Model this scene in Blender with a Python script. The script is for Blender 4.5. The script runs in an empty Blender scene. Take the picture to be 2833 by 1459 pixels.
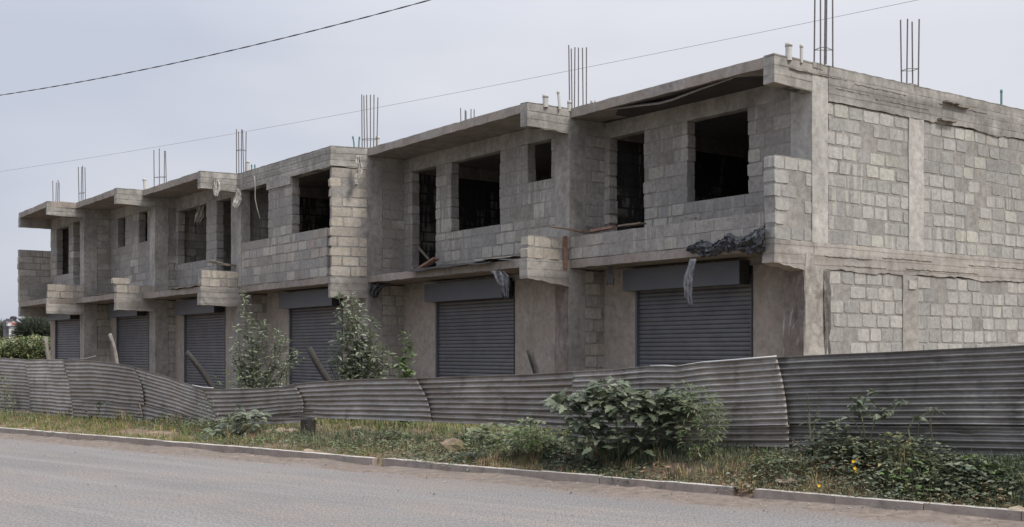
import bpy, math, random
from mathutils import Vector, noise as mn
R = random.Random(7)
S = bpy.context.scene
COL = S.collection
rad = math.radians
# ------------------------------------------------------------------ camera, light, exposure
F, CX, HY, EYE = 3241.0, 1416.5, 976.0, 1.6      # focal length and principal column in photo pixels, horizon row, eye height
cam_d = bpy.data.cameras.new('camera'); cam = bpy.data.objects.new('camera', cam_d); COL.objects.link(cam)
cam.location = (0, 0, EYE); cam.rotation_euler = (rad(90), 0, 0)
cam_d.sensor_width = 36; cam_d.lens = F / 2833 * 36; cam_d.shift_y = (HY - 729.5) / 2833
cam_d.clip_end = 6000; cam_d.clip_start = .05
S.camera = cam
S.view_settings.view_transform = 'Standard'; S.view_settings.look = 'None'
S.view_settings.exposure = 0.3; S.view_settings.gamma = 1
SUN_AZ = rad(-44)                     # direction towards the sun in plan
SUN_EL = rad(52)
sun_d = bpy.data.lights.new('sun', 'SUN'); sun = bpy.data.objects.new('sun', sun_d); COL.objects.link(sun)
sun_d.energy = 2.1; sun_d.angle = rad(12); sun_d.color = (1, .95, .87)
sv = Vector((math.cos(SUN_AZ) * math.cos(SUN_EL), math.sin(SUN_AZ) * math.cos(SUN_EL), math.sin(SUN_EL)))
sun.rotation_euler = sv.to_track_quat('Z', 'Y').to_euler(); sun.location = (10, -10, 30)
W = bpy.data.worlds.new('World'); S.world = W; W.use_nodes = True
nt = W.node_tree; nt.nodes.clear()
out = nt.nodes.new('ShaderNodeOutputWorld'); mixs = nt.nodes.new('ShaderNodeMixShader')
b1 = nt.nodes.new('ShaderNodeBackground'); b2 = nt.nodes.new('ShaderNodeBackground')
sky = nt.nodes.new('ShaderNodeTexSky'); sky.sky_type = 'NISHITA'; sky.sun_disc = False
sky.sun_elevation = SUN_EL; sky.sun_rotation = math.pi / 2 - SUN_AZ; sky.dust_density = 4; sky.air_density = 1.2
nt.links.new(sky.outputs[0], b1.inputs[0]); b1.inputs[1].default_value = .10
tc = nt.nodes.new('ShaderNodeTexCoord'); mp = nt.nodes.new('ShaderNodeMapping'); mp.inputs['Scale'].default_value = (1, 1, 3.0)
no = nt.nodes.new('ShaderNodeTexNoise'); no.inputs['Scale'].default_value = 2.3; no.inputs['Detail'].default_value = 4; no.inputs['Roughness'].default_value = .45
cr = nt.nodes.new('ShaderNodeValToRGB')
cr.color_ramp.elements[0].position = .36; cr.color_ramp.elements[0].color = (.49, .517, .603, 1)
cr.color_ramp.elements[1].position = .66; cr.color_ramp.elements[1].color = (.65, .656, .70, 1)
sx = nt.nodes.new('ShaderNodeSeparateXYZ'); ad = nt.nodes.new('ShaderNodeMath'); ad.operation = 'MULTIPLY_ADD'
ad.inputs[1].default_value = .42
nt.links.new(tc.outputs['Generated'], mp.inputs[0]); nt.links.new(mp.outputs[0], no.inputs['Vector'])
nt.links.new(tc.outputs['Generated'], sx.inputs[0]); nt.links.new(sx.outputs[0], ad.inputs[0]); nt.links.new(no.outputs[0], ad.inputs[2])
nt.links.new(ad.outputs[0], cr.inputs[0]); nt.links.new(cr.outputs[0], b2.inputs[0])
zr_ = nt.nodes.new('ShaderNodeMapRange')                 # overcast sky: brighter towards the zenith
for i_, v_ in zip((1, 2, 3, 4), (.25, .95, 1.0, 2.6)): zr_.inputs[i_].default_value = v_
nt.links.new(sx.outputs[2], zr_.inputs[0]); nt.links.new(zr_.outputs[0], b2.inputs[1])
mixs.inputs[0].default_value = .86
nt.links.new(b1.outputs[0], mixs.inputs[1]); nt.links.new(b2.outputs[0], mixs.inputs[2]); nt.links.new(mixs.outputs[0], out.inputs[0])

# ------------------------------------------------------------------ helpers
def V2(x, y): return Vector((x, y))
def pix(x, y, D): return Vector(((x - CX) / F * D, D, EYE - (y - HY) / F * D))
def on(P, d, x, y):
    """photo point on the vertical plane through P along d -> (distance along d, height)"""
    rx = (x - CX) / F
    # t*rx = P.x + s d.x ; t = P.y + s d.y
    s = (P.x - rx * P.y) / (rx * d.y - d.x)
    t = P.y + s * d.y
    return s, EYE - (y - HY) / F * t
def dsp(x, y): return (x * 1.0998, y * 1.0998)
def jit(a): return R.uniform(-a, a)

class MB:
    def __init__(s): s.v = []; s.f = []; s.m = []; s.c = []
    def add(s, vs, fs, m=0, c=(1, 1, 1)):
        o = len(s.v); s.v.extend([tuple(p) for p in vs])
        for f in fs: s.f.append([i + o for i in f]); s.m.append(m); s.c.append(c)
    def quad(s, a, b, c, d, m=0, col=(1, 1, 1)): s.add([a, b, c, d], [(0, 1, 2, 3)], m, col)
    def box(s, P, d, n, s0, s1, w0, w1, z0, z1, m=0, c=(1, 1, 1)):
        vs = []
        for z in (z0, z1):
            for a, b in ((s0, w0), (s1, w0), (s1, w1), (s0, w1)):
                q = P + d * a + n * b; vs.append((q.x, q.y, z))
        s.add(vs, [(0, 3, 2, 1), (4, 5, 6, 7), (0, 1, 5, 4), (1, 2, 6, 5), (2, 3, 7, 6), (3, 0, 4, 7)], m, c)
    def rbox(s, P, d, n, s0, s1, w0, w1, z0, z1, j=.008, step=.22, m=0, c=(1, 1, 1), zend=None, rag=0.0):
        """box with uneven cast-concrete surfaces; zend = bottom height at the s1 end (a haunch)"""
        ns = max(1, int(abs(s1 - s0) / step)); nz = max(1, int(abs(z1 - z0) / .16)); nz = min(nz, 14)
        rings = []
        for i in range(ns + 1):
            a = s0 + (s1 - s0) * i / ns
            zb = z0 if zend is None else z0 + (zend - z0) * i / ns
            if rag: zb += rag * (mn.noise(Vector((i * .13, s0 * 3 + z0, 0))) + .35 * mn.noise(Vector((i * .9, z0, 5))))
            ring = []
            for k in range(nz + 1): ring.append((w0, zb + (z1 - zb) * k / nz))
            for k in range(nz + 1): ring.append((w1, z1 + (zb - z1) * k / nz))
            pts = []
            for (w, z) in ring:
                q = P + d * (a + jit(j * .6)) + n * (w + jit(j * .7)); pts.append((q.x, q.y, z + jit(j)))
            rings.append(pts)
        m_ = len(rings[0]); vs = [p for r in rings for p in r]; fs = []
        for i in range(ns):
            for k in range(m_):
                k2 = (k + 1) % m_
                fs.append((i * m_ + k, i * m_ + k2, (i + 1) * m_ + k2, (i + 1) * m_ + k))
        fs.append(tuple(range(m_))); fs.append(tuple(ns * m_ + k for k in reversed(range(m_))))
        s.add(vs, fs, m, c)
    def tube(s, pts, r, n=6, m=0, c=(1, 1, 1), r2=None, caps=True):
        pts = [Vector(p) for p in pts]; k = len(pts); vs = []; fs = []
        for i, p in enumerate(pts):
            t = (pts[min(i + 1, k - 1)] - pts[max(i - 1, 0)]).normalized()
            a = t.cross(Vector((0, 0, 1)) if abs(t.z) < .9 else Vector((1, 0, 0))).normalized(); b = t.cross(a)
            rr = r if r2 is None else r + (r2 - r) * i / max(1, k - 1)
            for q in range(n):
                an = 2 * math.pi * q / n; vs.append(p + a * math.cos(an) * rr + b * math.sin(an) * rr)
        for i in range(k - 1):
            for q in range(n):
                q2 = (q + 1) % n; fs.append((i * n + q, i * n + q2, (i + 1) * n + q2, (i + 1) * n + q))
        if caps: fs.append(tuple(reversed(range(n)))); fs.append(tuple((k - 1) * n + q for q in range(n)))
        s.add(vs, fs, m, c)
    def build(s, name, mats, parent=None, smooth=False):
        me = bpy.data.meshes.new(name)
        off = Vector((0, 0, 0)); p = parent
        while p is not None: off += p.location; p = p.parent
        me.from_pydata([(v[0] - off.x, v[1] - off.y, v[2] - off.z) for v in s.v], [], s.f)
        if not isinstance(mats, (list, tuple)): mats = [mats]
        for m in mats: me.materials.append(m)
        me.polygons.foreach_set('material_index', s.m)
        ca = me.color_attributes.new('Col', 'FLOAT_COLOR', 'CORNER'); buf = []
        for f, c in zip(s.f, s.c): buf.extend([c[0], c[1], c[2], 1.0] * len(f))
        ca.data.foreach_set('color', buf)
        if smooth: me.polygons.foreach_set('use_smooth', [True] * len(s.f))
        me.update(); o = bpy.data.objects.new(name, me); COL.objects.link(o)
        if parent: o.parent = parent
        return o
def tag(o, label=None, cat=None, group=None, kind=None):
    if label: o['label'] = label
    if cat: o['category'] = cat
    if group: o['group'] = group
    if kind: o['kind'] = kind
    return o
def thing(name, loc, label, cat, group=None):
    o = bpy.data.objects.new(name, None); COL.objects.link(o); o.location = loc; o.empty_display_size = .3
    return tag(o, label, cat, group)

# ------------------------------------------------------------------ materials
def newmat(name, rough=.9, spec=.2):
    m = bpy.data.materials.new(name); m.use_nodes = True; n = m.node_tree; n.nodes.clear()
    o = n.nodes.new('ShaderNodeOutputMaterial'); b = n.nodes.new('ShaderNodeBsdfPrincipled')
    b.inputs['Roughness'].default_value = rough; b.inputs['Specular IOR Level'].default_value = spec
    n.links.new(b.outputs[0], o.inputs[0]); return m, n, b
class NT:
    def __init__(s, n): s.n = n; g = n.nodes.new('ShaderNodeNewGeometry'); s.pos = g.outputs['Position']; s.geo = g
    def L(s, a, b): s.n.links.new(a, b)
    def map(s, sc, loc=(0, 0, 0), src=None, rot=(0, 0, 0)):
        m = s.n.nodes.new('ShaderNodeMapping'); m.inputs['Scale'].default_value = sc; m.inputs['Location'].default_value = loc; m.inputs['Rotation'].default_value = rot
        s.L(src or s.pos, m.inputs[0]); return m.outputs[0]
    def noise(s, scale, detail=4, rough=.55, vec=None, dist=0):
        t = s.n.nodes.new('ShaderNodeTexNoise'); t.inputs['Scale'].default_value = scale; t.inputs['Detail'].default_value = detail
        t.inputs['Roughness'].default_value = rough; t.inputs['Distortion'].default_value = dist
        s.L(vec or s.pos, t.inputs['Vector']); return t.outputs[0]
    def vor(s, scale, vec=None, feat='F1', out='Distance'):
        t = s.n.nodes.new('ShaderNodeTexVoronoi'); t.feature = feat; t.inputs['Scale'].default_value = scale
        s.L(vec or s.pos, t.inputs['Vector']); return t.outputs[out]
    def ramp(s, src, stops):
        r = s.n.nodes.new('ShaderNodeValToRGB'); e = r.color_ramp.elements
        while len(e) < len(stops): e.new(.5)
        for x, (p, c) in zip(e, stops):
            x.position = p; x.color = (c, c, c, 1) if isinstance(c, (int, float)) else (*c, 1)
        s.L(src, r.inputs[0]); return r.outputs[0]
    def math(s, op, a, b=None, c=None):
        m = s.n.nodes.new('ShaderNodeMath'); m.operation = op
        for i, x in enumerate((a, b, c)):
            if x is None: continue
            if isinstance(x, (int, float)): m.inputs[i].default_value = x
            else: s.L(x, m.inputs[i])
        return m.outputs[0]
    def mix(s, fac, a, b, mode='MIX'):
        m = s.n.nodes.new('ShaderNodeMixRGB'); m.blend_type = mode
        for i, x in ((0, fac), (1, a), (2, b)):
            if isinstance(x, (int, float)): m.inputs[i].default_value = x
            elif isinstance(x, tuple): m.inputs[i].default_value = (*x, 1)
            else: s.L(x, m.inputs[i])
        return m.outputs[0]
    def attr(s, name='Col'):
        a = s.n.nodes.new('ShaderNodeAttribute'); a.attribute_name = name; return a.outputs['Color']
    def bump(s, b, h, strength=.4, dist=.02):
        u = s.n.nodes.new('ShaderNodeBump'); u.inputs['Strength'].default_value = strength; u.inputs['Distance'].default_value = dist
        s.L(h, u.inputs['Height']); s.L(u.outputs[0], b.inputs['Normal'])
    def sep(s, src=None):
        x = s.n.nodes.new('ShaderNodeSeparateXYZ'); s.L(src or s.pos, x.inputs[0]); return x.outputs

def concrete(name, base, dark=.62, boards=0.0, earth=None, efac=.5, rough_bump=.5, scale=1.0):
    ds = lambda c, f: tuple(x * (1 - f) + (c[0] * .3 + c[1] * .59 + c[2] * .11) * f for x in c)
    base = ds(base, .33); earth = ds(earth, .25) if earth else None
    m, n, b = newmat(name); t = NT(n)
    big = t.ramp(t.noise(.9 * scale, 5, .6), [(.3, dark), (.7, 1.12)])
    med = t.ramp(t.noise(8, 6, .72), [(.32, .66), (.64, 1.12)])
    c = t.mix(1.0, base, big, 'MULTIPLY'); c = t.mix(1.0, c, med, 'MULTIPLY')
    streak = t.ramp(t.noise(3.2, 3, .6, t.map((1, 1, .35))), [(.48, 0), (.72, .3)])
    c = t.mix(streak, c, tuple(min(.75, x * 1.45) for x in base))
    grime = t.ramp(t.noise(2.1, 4, .6, t.map((1, 1, .25), (5, 2, 0))), [(.52, 0), (.75, .5)])
    c = t.mix(grime, c, tuple(x * .45 for x in base))
    if earth:
        e = t.ramp(t.noise(1.3, 4, .6, t.map((1, 1, 2.0), (3, 9, 1))), [(.38, 0), (.62, efac)]); c = t.mix(e, c, earth)
    pit = t.ramp(t.vor(26), [(.03, .35), (.09, 1.0)])
    pm = t.ramp(t.noise(3.0, 2), [(.5, 0), (.62, 1)])
    c = t.mix(pm, c, t.mix(1.0, c, pit, 'MULTIPLY'))
    h = t.math('ADD', t.noise(34, 6, .7), t.math('MULTIPLY', t.noise(6, 4, .6), 1.4))
    if boards:
        z = t.math('ADD', t.sep()[2], t.math('MULTIPLY', t.noise(1.4, 2, .5, t.map((1, 1, .3))), .05))
        fr = t.math('FRACT', t.math('DIVIDE', z, .155))
        ln = t.ramp(fr, [(.02, 0), (.13, 1)])
        msk = t.ramp(t.noise(2.3, 2), [(.38, 0), (.5, boards)])
        c = t.mix(t.math('MULTIPLY', t.math('SUBTRACT', 1.0, ln), msk), c, tuple(x * .22 for x in base))
        plank = t.ramp(t.noise(1.0, 0, 0, t.map((.4, .4, 6.45))), [(.35, .84), (.65, 1.12)])
        c = t.mix(1.0, c, plank, 'MULTIPLY')
        h = t.math('ADD', h, t.math('MULTIPLY', ln, .8))
    t.L(c, b.inputs['Base Color']); t.bump(b, h, rough_bump, .012); return m
M = {}
M['conc'] = concrete('cast_concrete', (.37, .345, .30), boards=.9)
M['conc_band'] = concrete('band_concrete', (.365, .345, .305), boards=.55)
M['conc_plain'] = concrete('weathered_concrete', (.36, .335, .295))
M['conc_pale'] = concrete('pale_cement', (.44, .42, .375), dark=.82)
M['keyed_pale'] = concrete('pale_keyed_concrete', (.42, .385, .33), dark=.5, rough_bump=1.0, scale=4)
M['conc_earth'] = concrete('earth_stained_concrete', (.385, .355, .315), earth=(.36, .30, .245), efac=.4, boards=.25)
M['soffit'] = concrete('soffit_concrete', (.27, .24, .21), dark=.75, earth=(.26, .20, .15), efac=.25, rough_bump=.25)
M['edge'] = concrete('slab_edge_concrete', (.345, .31, .265), dark=.7, earth=(.34, .245, .17), efac=.4)
M['edge_floor'] = concrete('earthy_slab_edge', (.31, .265, .225), dark=.65, earth=(.28, .215, .17), efac=.5)
M['keyed_dark'] = concrete('dark_keyed_concrete', (.20, .18, .16), dark=.35, rough_bump=1.0, scale=6)
M['keyed'] = concrete('keyed_rough_concrete', (.27, .23, .195), dark=.45, earth=(.235, .165, .135), efac=.5, rough_bump=1.0, scale=4)
M['plaster'] = concrete('cement_plaster', (.37, .315, .26), dark=.8, earth=(.36, .28, .215), efac=.4, rough_bump=.15)

def block_mat(name, smear, mort, smcol):
    m, n, b = newmat(name); t = NT(n)
    c = t.attr()
    mot = t.ramp(t.noise(13, 5, .7), [(.28, .7), (.62, 1.1)]); c = t.mix(1.0, c, mot, 'MULTIPLY')
    stk = t.ramp(t.noise(9, 3, .6, t.map((1, 1, .1))), [(.5, 0), (.62, .45)])
    stm = t.ramp(t.noise(1.1, 3, .5), [(.45, 0), (.6, 1)])
    c = t.mix(t.math('MULTIPLY', stk, stm), c, (.56, .54, .47))
    sm = t.ramp(t.noise(.75, 5, .62), [(smear, 0), (smear + .07, .8)]); c = t.mix(sm, c, smcol)
    big = t.ramp(t.noise(.5, 3, .5, t.map((1, 1, 1), (7, 3, 2))), [(.3, .84), (.7, 1.1)]); c = t.mix(1.0, c, big, 'MULTIPLY')
    pit = t.ramp(t.vor(21), [(.02, .35), (.06, 1.0)]); pm = t.ramp(t.noise(5, 2), [(.52, 0), (.6, 1)])
    c = t.mix(pm, c, t.mix(1.0, c, pit, 'MULTIPLY'))
    t.L(c, b.inputs['Base Color'])
    t.bump(b, t.math('ADD', t.noise(40, 6, .7), t.math('MULTIPLY', t.noise(9, 4, .6), 1.5)), .5, .008)
    return m
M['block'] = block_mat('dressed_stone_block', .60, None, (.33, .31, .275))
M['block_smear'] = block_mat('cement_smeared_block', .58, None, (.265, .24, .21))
M['mortar'] = concrete('bed_mortar', (.29, .272, .242), dark=.85, rough_bump=.8)
M['mortar_dark'] = concrete('grey_bed_mortar', (.27, .245, .21), dark=.85, rough_bump=.8)

def simple(name, base, rough=.8, var=.25, scale=8, metal=0, bump=.2, spec=.3, dirt=None, dfac=.5):
    m, n, b = newmat(name, rough, spec); t = NT(n); b.inputs['Metallic'].default_value = metal
    c = t.mix(1.0, base, t.ramp(t.noise(scale, 4, .6), [(.3, 1 - var), (.7, 1 + var * .5)]), 'MULTIPLY')
    if dirt: c = t.mix(t.ramp(t.noise(1.7, 5, .65), [(.45, 0), (.7, dfac)]), c, dirt)
    t.L(c, b.inputs['Base Color']); t.bump(b, t.noise(scale * 5, 4, .6), bump, .01); return m
M['steel'] = simple('rebar_steel', (.17, .16, .155), .7, .3, 20, .2)
M['pvc'] = simple('grey_pvc', (.50, .49, .46), .5, .15, 6)
M['teal_pvc'] = simple('green_pipe', (.10, .22, .22), .5, .15, 6)
M['shutter'] = simple('painted_shutter_steel', (.130, .132, .146), .5, .2, 2.5, .15, .05, .4, dirt=(.18, .165, .15), dfac=.55)
M['shutter_box'] = simple('shutter_box_steel', (.112, .120, .138), .5, .1, 2, .15, .03, .4)
M['steel_and_shade'] = simple('dark_steel_and_shade', (.035, .034, .036), .6)  # near-black; also paints shade on the shutter box ends
M['wood'] = simple('weathered_timber', (.21, .165, .125), .85, .4, 9)
M['wood_red'] = simple('reddish_timber', (.25, .155, .115), .85, .3, 9)
M['post'] = simple('bleached_post_wood', (.24, .22, .19), .85, .4, 14)
M['post_dark'] = simple('dark_post_wood', (.05, .046, .042), .85, .4, 14)
M['black_plastic'] = simple('black_polythene', (.035, .037, .043), .45, .3, 12, 0, .5, .5)
M['grey_plastic'] = simple('dusty_grey_plastic', (.13, .135, .155), .5, .35, 10, 0, .5, .4)
M['white_cloth'] = simple('dirty_white_sacking', (.55, .53, .49), .8, .3, 12, 0, .4)
M['grey_cloth'] = simple('grey_sacking', (.30, .27, .235), .85, .3, 12, 0, .4)
M['cable'] = simple('cable_sheath', (.10, .10, .105), .6)
M['cable_lt'] = simple('pale_cable_sheath', (.24, .23, .24), .6)
M['conduit'] = simple('pale_conduit', (.33, .31, .28), .6)
M['stone'] = simple('rubble_stone', (.34, .27, .20), .95, .4, 5, 0, .8)
M['white_metal'] = simple('galvanised_edge', (.5, .5, .49), .45, .1, 4, .3)

def corr_mat(name, base, rust):
    m, n, b = newmat(name, .5, .35); t = NT(n); b.inputs['Metallic'].default_value = .5
    c = t.mix(1.0, base, t.ramp(t.noise(1.1, 5, .6), [(.3, .72), (.7, 1.25)]), 'MULTIPLY')
    c = t.mix(1.0, c, t.ramp(t.noise(16, 4, .7), [(.3, .85), (.7, 1.12)]), 'MULTIPLY')
    c = t.mix(t.ramp(t.noise(2.3, 5, .65, t.map((1, 1, 2.5), (4, 1, 0))), [(.46, 0), (.68, .6)]), c, rust)
    c = t.mix(t.ramp(t.noise(5, 3, .6, t.map((1, 1, .3), (1, 8, 2))), [(.58, 0), (.75, .5)]), c, (.045, .042, .040))
    t.L(c, b.inputs['Base Color'])
    t.L(t.ramp(t.noise(4, 4), [(.3, .42), (.7, .62)]), b.inputs['Roughness'])
    t.bump(b, t.math('ADD', t.noise(3.5, 3, .5), t.math('MULTIPLY', t.noise(40, 3), .15)), .35, .03); return m
M['iron'] = corr_mat('weathered_corrugated_iron', (.31, .29, .27), (.20, .15, .115))
M['iron_pale'] = corr_mat('pale_corrugated_iron', (.37, .35, .325), (.22, .17, .135))
M['iron_brown'] = corr_mat('browned_corrugated_iron', (.275, .255, .235), (.20, .145, .115))
M['iron_dark'] = corr_mat('dark_corrugated_iron', (.25, .242, .23), (.135, .12, .105))

def leaf_mat(name):
    m, n, b = newmat(name, .55, .35); t = NT(n)
    c = t.mix(1.0, t.attr(), t.ramp(t.noise(9, 3), [(.3, .8), (.7, 1.15)]), 'MULTIPLY')
    t.L(c, b.inputs['Base Color'])
    tr = n.nodes.new('ShaderNodeBsdfTranslucent'); t.L(c, tr.inputs[0]); ms = n.nodes.new('ShaderNodeMixShader'); ms.inputs[0].default_value = .22
    t.L(b.outputs[0], ms.inputs[1]); t.L(tr.outputs[0], ms.inputs[2])
    o = [x for x in n.nodes if x.type == 'OUTPUT_MATERIAL'][0]; t.L(ms.outputs[0], o.inputs[0]); return m
M['leaf'] = leaf_mat('leaf'); M['stemm'] = simple('plant_stem', (.10, .11, .06), .8)
M['bark'] = simple('bark', (.13, .11, .085), .9)

# ------------------------------------------------------------------ kerb line, terrain height
KT = .12
K0 = V2(*((pix(0, 1184, F * (EYE - KT) / 208)).xy)); K1 = V2(*((pix(2833, 1414, F * (EYE - KT) / 438)).xy))
KL = (K1 - K0).length; dk = (K1 - K0) / KL; nk = V2(-dk.y, dk.x)
def sst(x): x = max(0., min(1., x)); return x * x * (3 - 2 * x)
def gz(X, Y, bumps=True):
    p = V2(X, Y) - K0; t = p.dot(nk); u = p.dot(dk) / KL
    if t < .10: return .075
    uu = max(0, min(1.15, u)); tf = 3.5 - 2.6 * min(1, uu); h = .25 + .22 * uu
    z = .075 + (h - .075) * sst((t - .1) / tf) + .10 * sst((t - tf) / 5)
    if bumps: z += (.045 * mn.noise(Vector((X * 1.1, Y * 1.1, 0))) + .02 * mn.noise(Vector((X * 3.7, Y * 3.7, 4)))) * sst((t - .12) / .3)
    return z
def ground_at(x, D): X = (x - CX) / F * D; return Vector((X, D, gz(X, D)))

# road
def road_mat():
    m, n, b = newmat('dusty_tarmac', .92, .15); t = NT(n)
    tcn = n.nodes.new('ShaderNodeTexCoord'); oc = tcn.outputs['Object']
    dist = t.math('MULTIPLY', t.sep(oc)[1], -1.0)
    base = t.ramp(t.noise(.55, 5, .6, t.map((.25, 1, 1), src=oc)), [(.3, (.170, .162, .157)), (.7, (.222, .210, .201))])
    lanes = t.ramp(t.noise(2.6, 4, .6, t.map((.045, 1, 1), (3, 1, 0), src=oc)), [(.52, 0), (.70, .55)]); base = t.mix(lanes, base, (.26, .245, .23))
    dk_ = t.ramp(t.noise(1.9, 4, .65, t.map((.09, 1, 1), (1, 7, 0), src=oc)), [(.56, 0), (.74, .4)]); base = t.mix(dk_, base, (.125, .12, .118))
    blot = t.ramp(t.noise(.8, 6, .7, t.map((.5, 1, 1), (9, 2, 0), src=oc)), [(.47, 0), (.60, .55)]); base = t.mix(blot, base, (.235, .205, .18))
    wob = t.math('ADD', dist, t.math('MULTIPLY', t.math('SUBTRACT', t.noise(.9, 4, .6, t.map((.35, 1, 1), src=oc)), .5), 1.3))
    sand = t.ramp(wob, [(.35, .95), (1.5, .0)])
    sandc = t.mix(t.noise(5, 4, .6), (.225, .19, .165), (.165, .138, .12))
    c = t.mix(sand, base, sandc)
    ag = t.ramp(t.noise(48, 4, .8, t.map((1, .35, 1))), [(.32, .5), (.66, 1.5)]); c = t.mix(1.0, c, ag, 'MULTIPLY')
    ag2 = t.ramp(t.vor(38, feat='F1'), [(.0, 1.35), (.35, .95)]); c = t.mix(.6, c, t.mix(1.0, c, ag2, 'MULTIPLY'))
    sp = t.ramp(t.vor(7.5), [(.03, .35), (.07, 1.0)]); spm = t.ramp(t.noise(2.2, 3), [(.5, 0), (.62, 1)])
    c = t.mix(spm, c, t.mix(1.0, c, sp, 'MULTIPLY'))
    t.L(c, b.inputs['Base Color']); t.bump(b, t.math('ADD', t.noise(60, 5, .75), t.math('MULTIPLY', t.noise(9, 4), 1.0)), .5, .006); return m
def soil_mat():
    m, n, b = newmat('dry_soil', .95, .1); t = NT(n)
    c = t.ramp(t.noise(1.6, 6, .65), [(.3, (.13, .095, .07)), (.5, (.215, .16, .118)), (.68, (.31, .24, .17))])
    g = t.ramp(t.noise(1.1, 5, .6, t.map((1, 1, 1), (4, 4, 0))), [(.45, 0), (.62, .6)]); c = t.mix(g, c, (.10, .105, .045))
    c = t.mix(1.0, c, t.ramp(t.noise(30, 4, .7), [(.3, .65), (.7, 1.25)]), 'MULTIPLY')
    t.L(c, b.inputs['Base Color']); t.bump(b, t.math('ADD', t.noise(20, 6, .7), t.noise(5, 4)), .7, .02); return m
M['road'] = road_mat(); M['soil'] = soil_mat()
ang = math.atan2(dk.y, dk.x)
def local_sheet(name, x0, x1, y0, y1, z, mat):
    me = bpy.data.meshes.new(name); me.from_pydata([(x0, y0, 0), (x1, y0, 0), (x1, y1, 0), (x0, y1, 0)], [], [(0, 1, 2, 3)]); me.materials.append(mat)
    o = bpy.data.objects.new(name, me); COL.objects.link(o); o.location = (K0.x, K0.y, z); o.rotation_euler = (0, 0, ang); o['kind'] = 'structure'; return o
local_sheet('ground', -2500, 2500, -2500, 2500, -.03, M['soil'])
local_sheet('road', -150, 120, -14, .06, 0, M['road'])
# verge
mb = MB()
us = [-60 + i * 4 for i in range(14)] + [-4 + i * .28 for i in range(int((KL + 8) / .28))] + [KL + 4 + i * 4 for i in range(1, 12)]
ts = [.03, .07] + [.11 + i * .16 for i in range(30)] + [4.9 + i * .6 for i in range(1, 20)] + [17 + i * 6 for i in range(1, 16)]
for u in us:
    for t_ in ts:
        p = K0 + dk * u + nk * t_; mb.v.append((p.x, p.y, gz(p.x, p.y) if t_ > .1 else (-.02 if t_ < .05 else .045)))
nt_ = len(ts)
for i in range(len(us) - 1):
    for j in range(nt_ - 1):
        mb.f.append([i * nt_ + j, (i + 1) * nt_ + j, (i + 1) * nt_ + j + 1, i * nt_ + j + 1]); mb.m.append(0); mb.c.append((1, 1, 1))
mb.build('verge', M['soil'], None, True)['kind'] = 'structure'
# sand washed up against the kerb
mb = MB(); us2 = [-20 + i * .22 for i in range(int((KL + 30) / .22))]; ts2 = [-1.5, -1.1, -.8, -.55, -.35, -.2, -.1, -.02, .05]
for u in us2:
    for q, t_ in enumerate(ts2):
        p = K0 + dk * u + nk * t_; nz_ = mn.noise(Vector((u * .9, t_ * 2, 2))) * .6 + mn.noise(Vector((u * 3.1, t_ * 5, 7))) * .4
        z = -.02 + (.035 * math.exp(-((t_ + .02) / .22) ** 2) + .026 * math.exp(-((t_ + .3) / .5) ** 2)) * (1 + 1.3 * nz_); mb.v.append((p.x, p.y, z))
k9 = len(ts2)
for i in range(len(us2) - 1):
    for j in range(k9 - 1): mb.f.append([i * k9 + j, (i + 1) * k9 + j, (i + 1) * k9 + j + 1, i * k9 + j + 1]); mb.m.append(0); mb.c.append((1, 1, 1))
M['sand'] = simple('washed_road_sand', (.215, .178, .15), .95, .35, 9, 0, .6, .1, dirt=(.16, .14, .125), dfac=.6)
mb.build('gutter_sand', M['sand'], None, True)['kind'] = 'structure'
# kerb
def kerb_u(x): s, _ = on(K0, dk, x, 1200); return s
kb = MB()
def kerb_run(a, b_):
    u = a; k = 0
    while u < b_ - .05:
        l = min(.92, b_ - u); 
        if b_ - u - l < .2: l = b_ - u
        o = jit(.014); zt = KT + jit(.006)
        kb.rbox(K0, dk, nk, u + .004, u + l - .004, -.004 + o, .115 + o, -.12, zt, j=.0035, step=.12, m=0)
        u += l
kerb_run(-26, kerb_u(1032)); kerb_run(kerb_u(1057), kerb_u(2027)); kerb_run(kerb_u(2087), KL + 12)
g = kerb_u(1044); kb.rbox(K0, (dk * .85 - nk * .5).normalized(), (nk * .85 + dk * .5).normalized(), g - .12, g + .06, -.05, .05, -.05, .09, j=.015, step=.08)
M['kerbm'] = concrete('kerb_concrete', (.30, .255, .22), dark=.8, earth=(.29, .22, .175), efac=.6)
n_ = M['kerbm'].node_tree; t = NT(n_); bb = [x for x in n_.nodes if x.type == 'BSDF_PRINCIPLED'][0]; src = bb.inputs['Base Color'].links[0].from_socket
t.L(t.mix(t.ramp(t.sep(t.geo.outputs['True Normal'])[2], [(.5, 0), (.8, .9)]), src, (.46, .435, .39)), bb.inputs['Base Color'])   # lit top painted paler by face normal; dust-splashed face
kb.build('kerb', M['kerbm'])['kind'] = 'structure'

# ------------------------------------------------------------------ the building
ZR = 6.5; ZG = .30
ZS = [3.46, 3.44, 3.41, 3.38, 3.37, 3.36]
d1 = V2(-.5945, .8041); d2 = V2(.8041, .5945)
def roofpt(x, y): D = F * (ZR - EYE) / (HY - y); return V2((x - CX) / F * D, D)
C = [roofpt(2142, 151.2), roofpt(1459, 283.5), roofpt(915.5, 404.8), roofpt(555.3, 473.2), roofpt(323.4, 520.8), roofpt(130.4, 557.4)]
A = [C[0] + d2 * .955, roofpt(1576, 302), roofpt(1016.5, 411), roofpt(659.3, 482), roofpt(394, 526.5), roofpt(210.6, 561.5)]
E6 = roofpt(51.6, 590)
NX = A[1:] + [E6]
Ldep = [.99, 1.02, .95, 1.07, 1.15, 1.15]
Lk = [(NX[k] - A[k]).dot(d1) for k in range(6)]
Bk = [A[k] + d1 * Lk[k] for k in range(6)]
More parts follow.
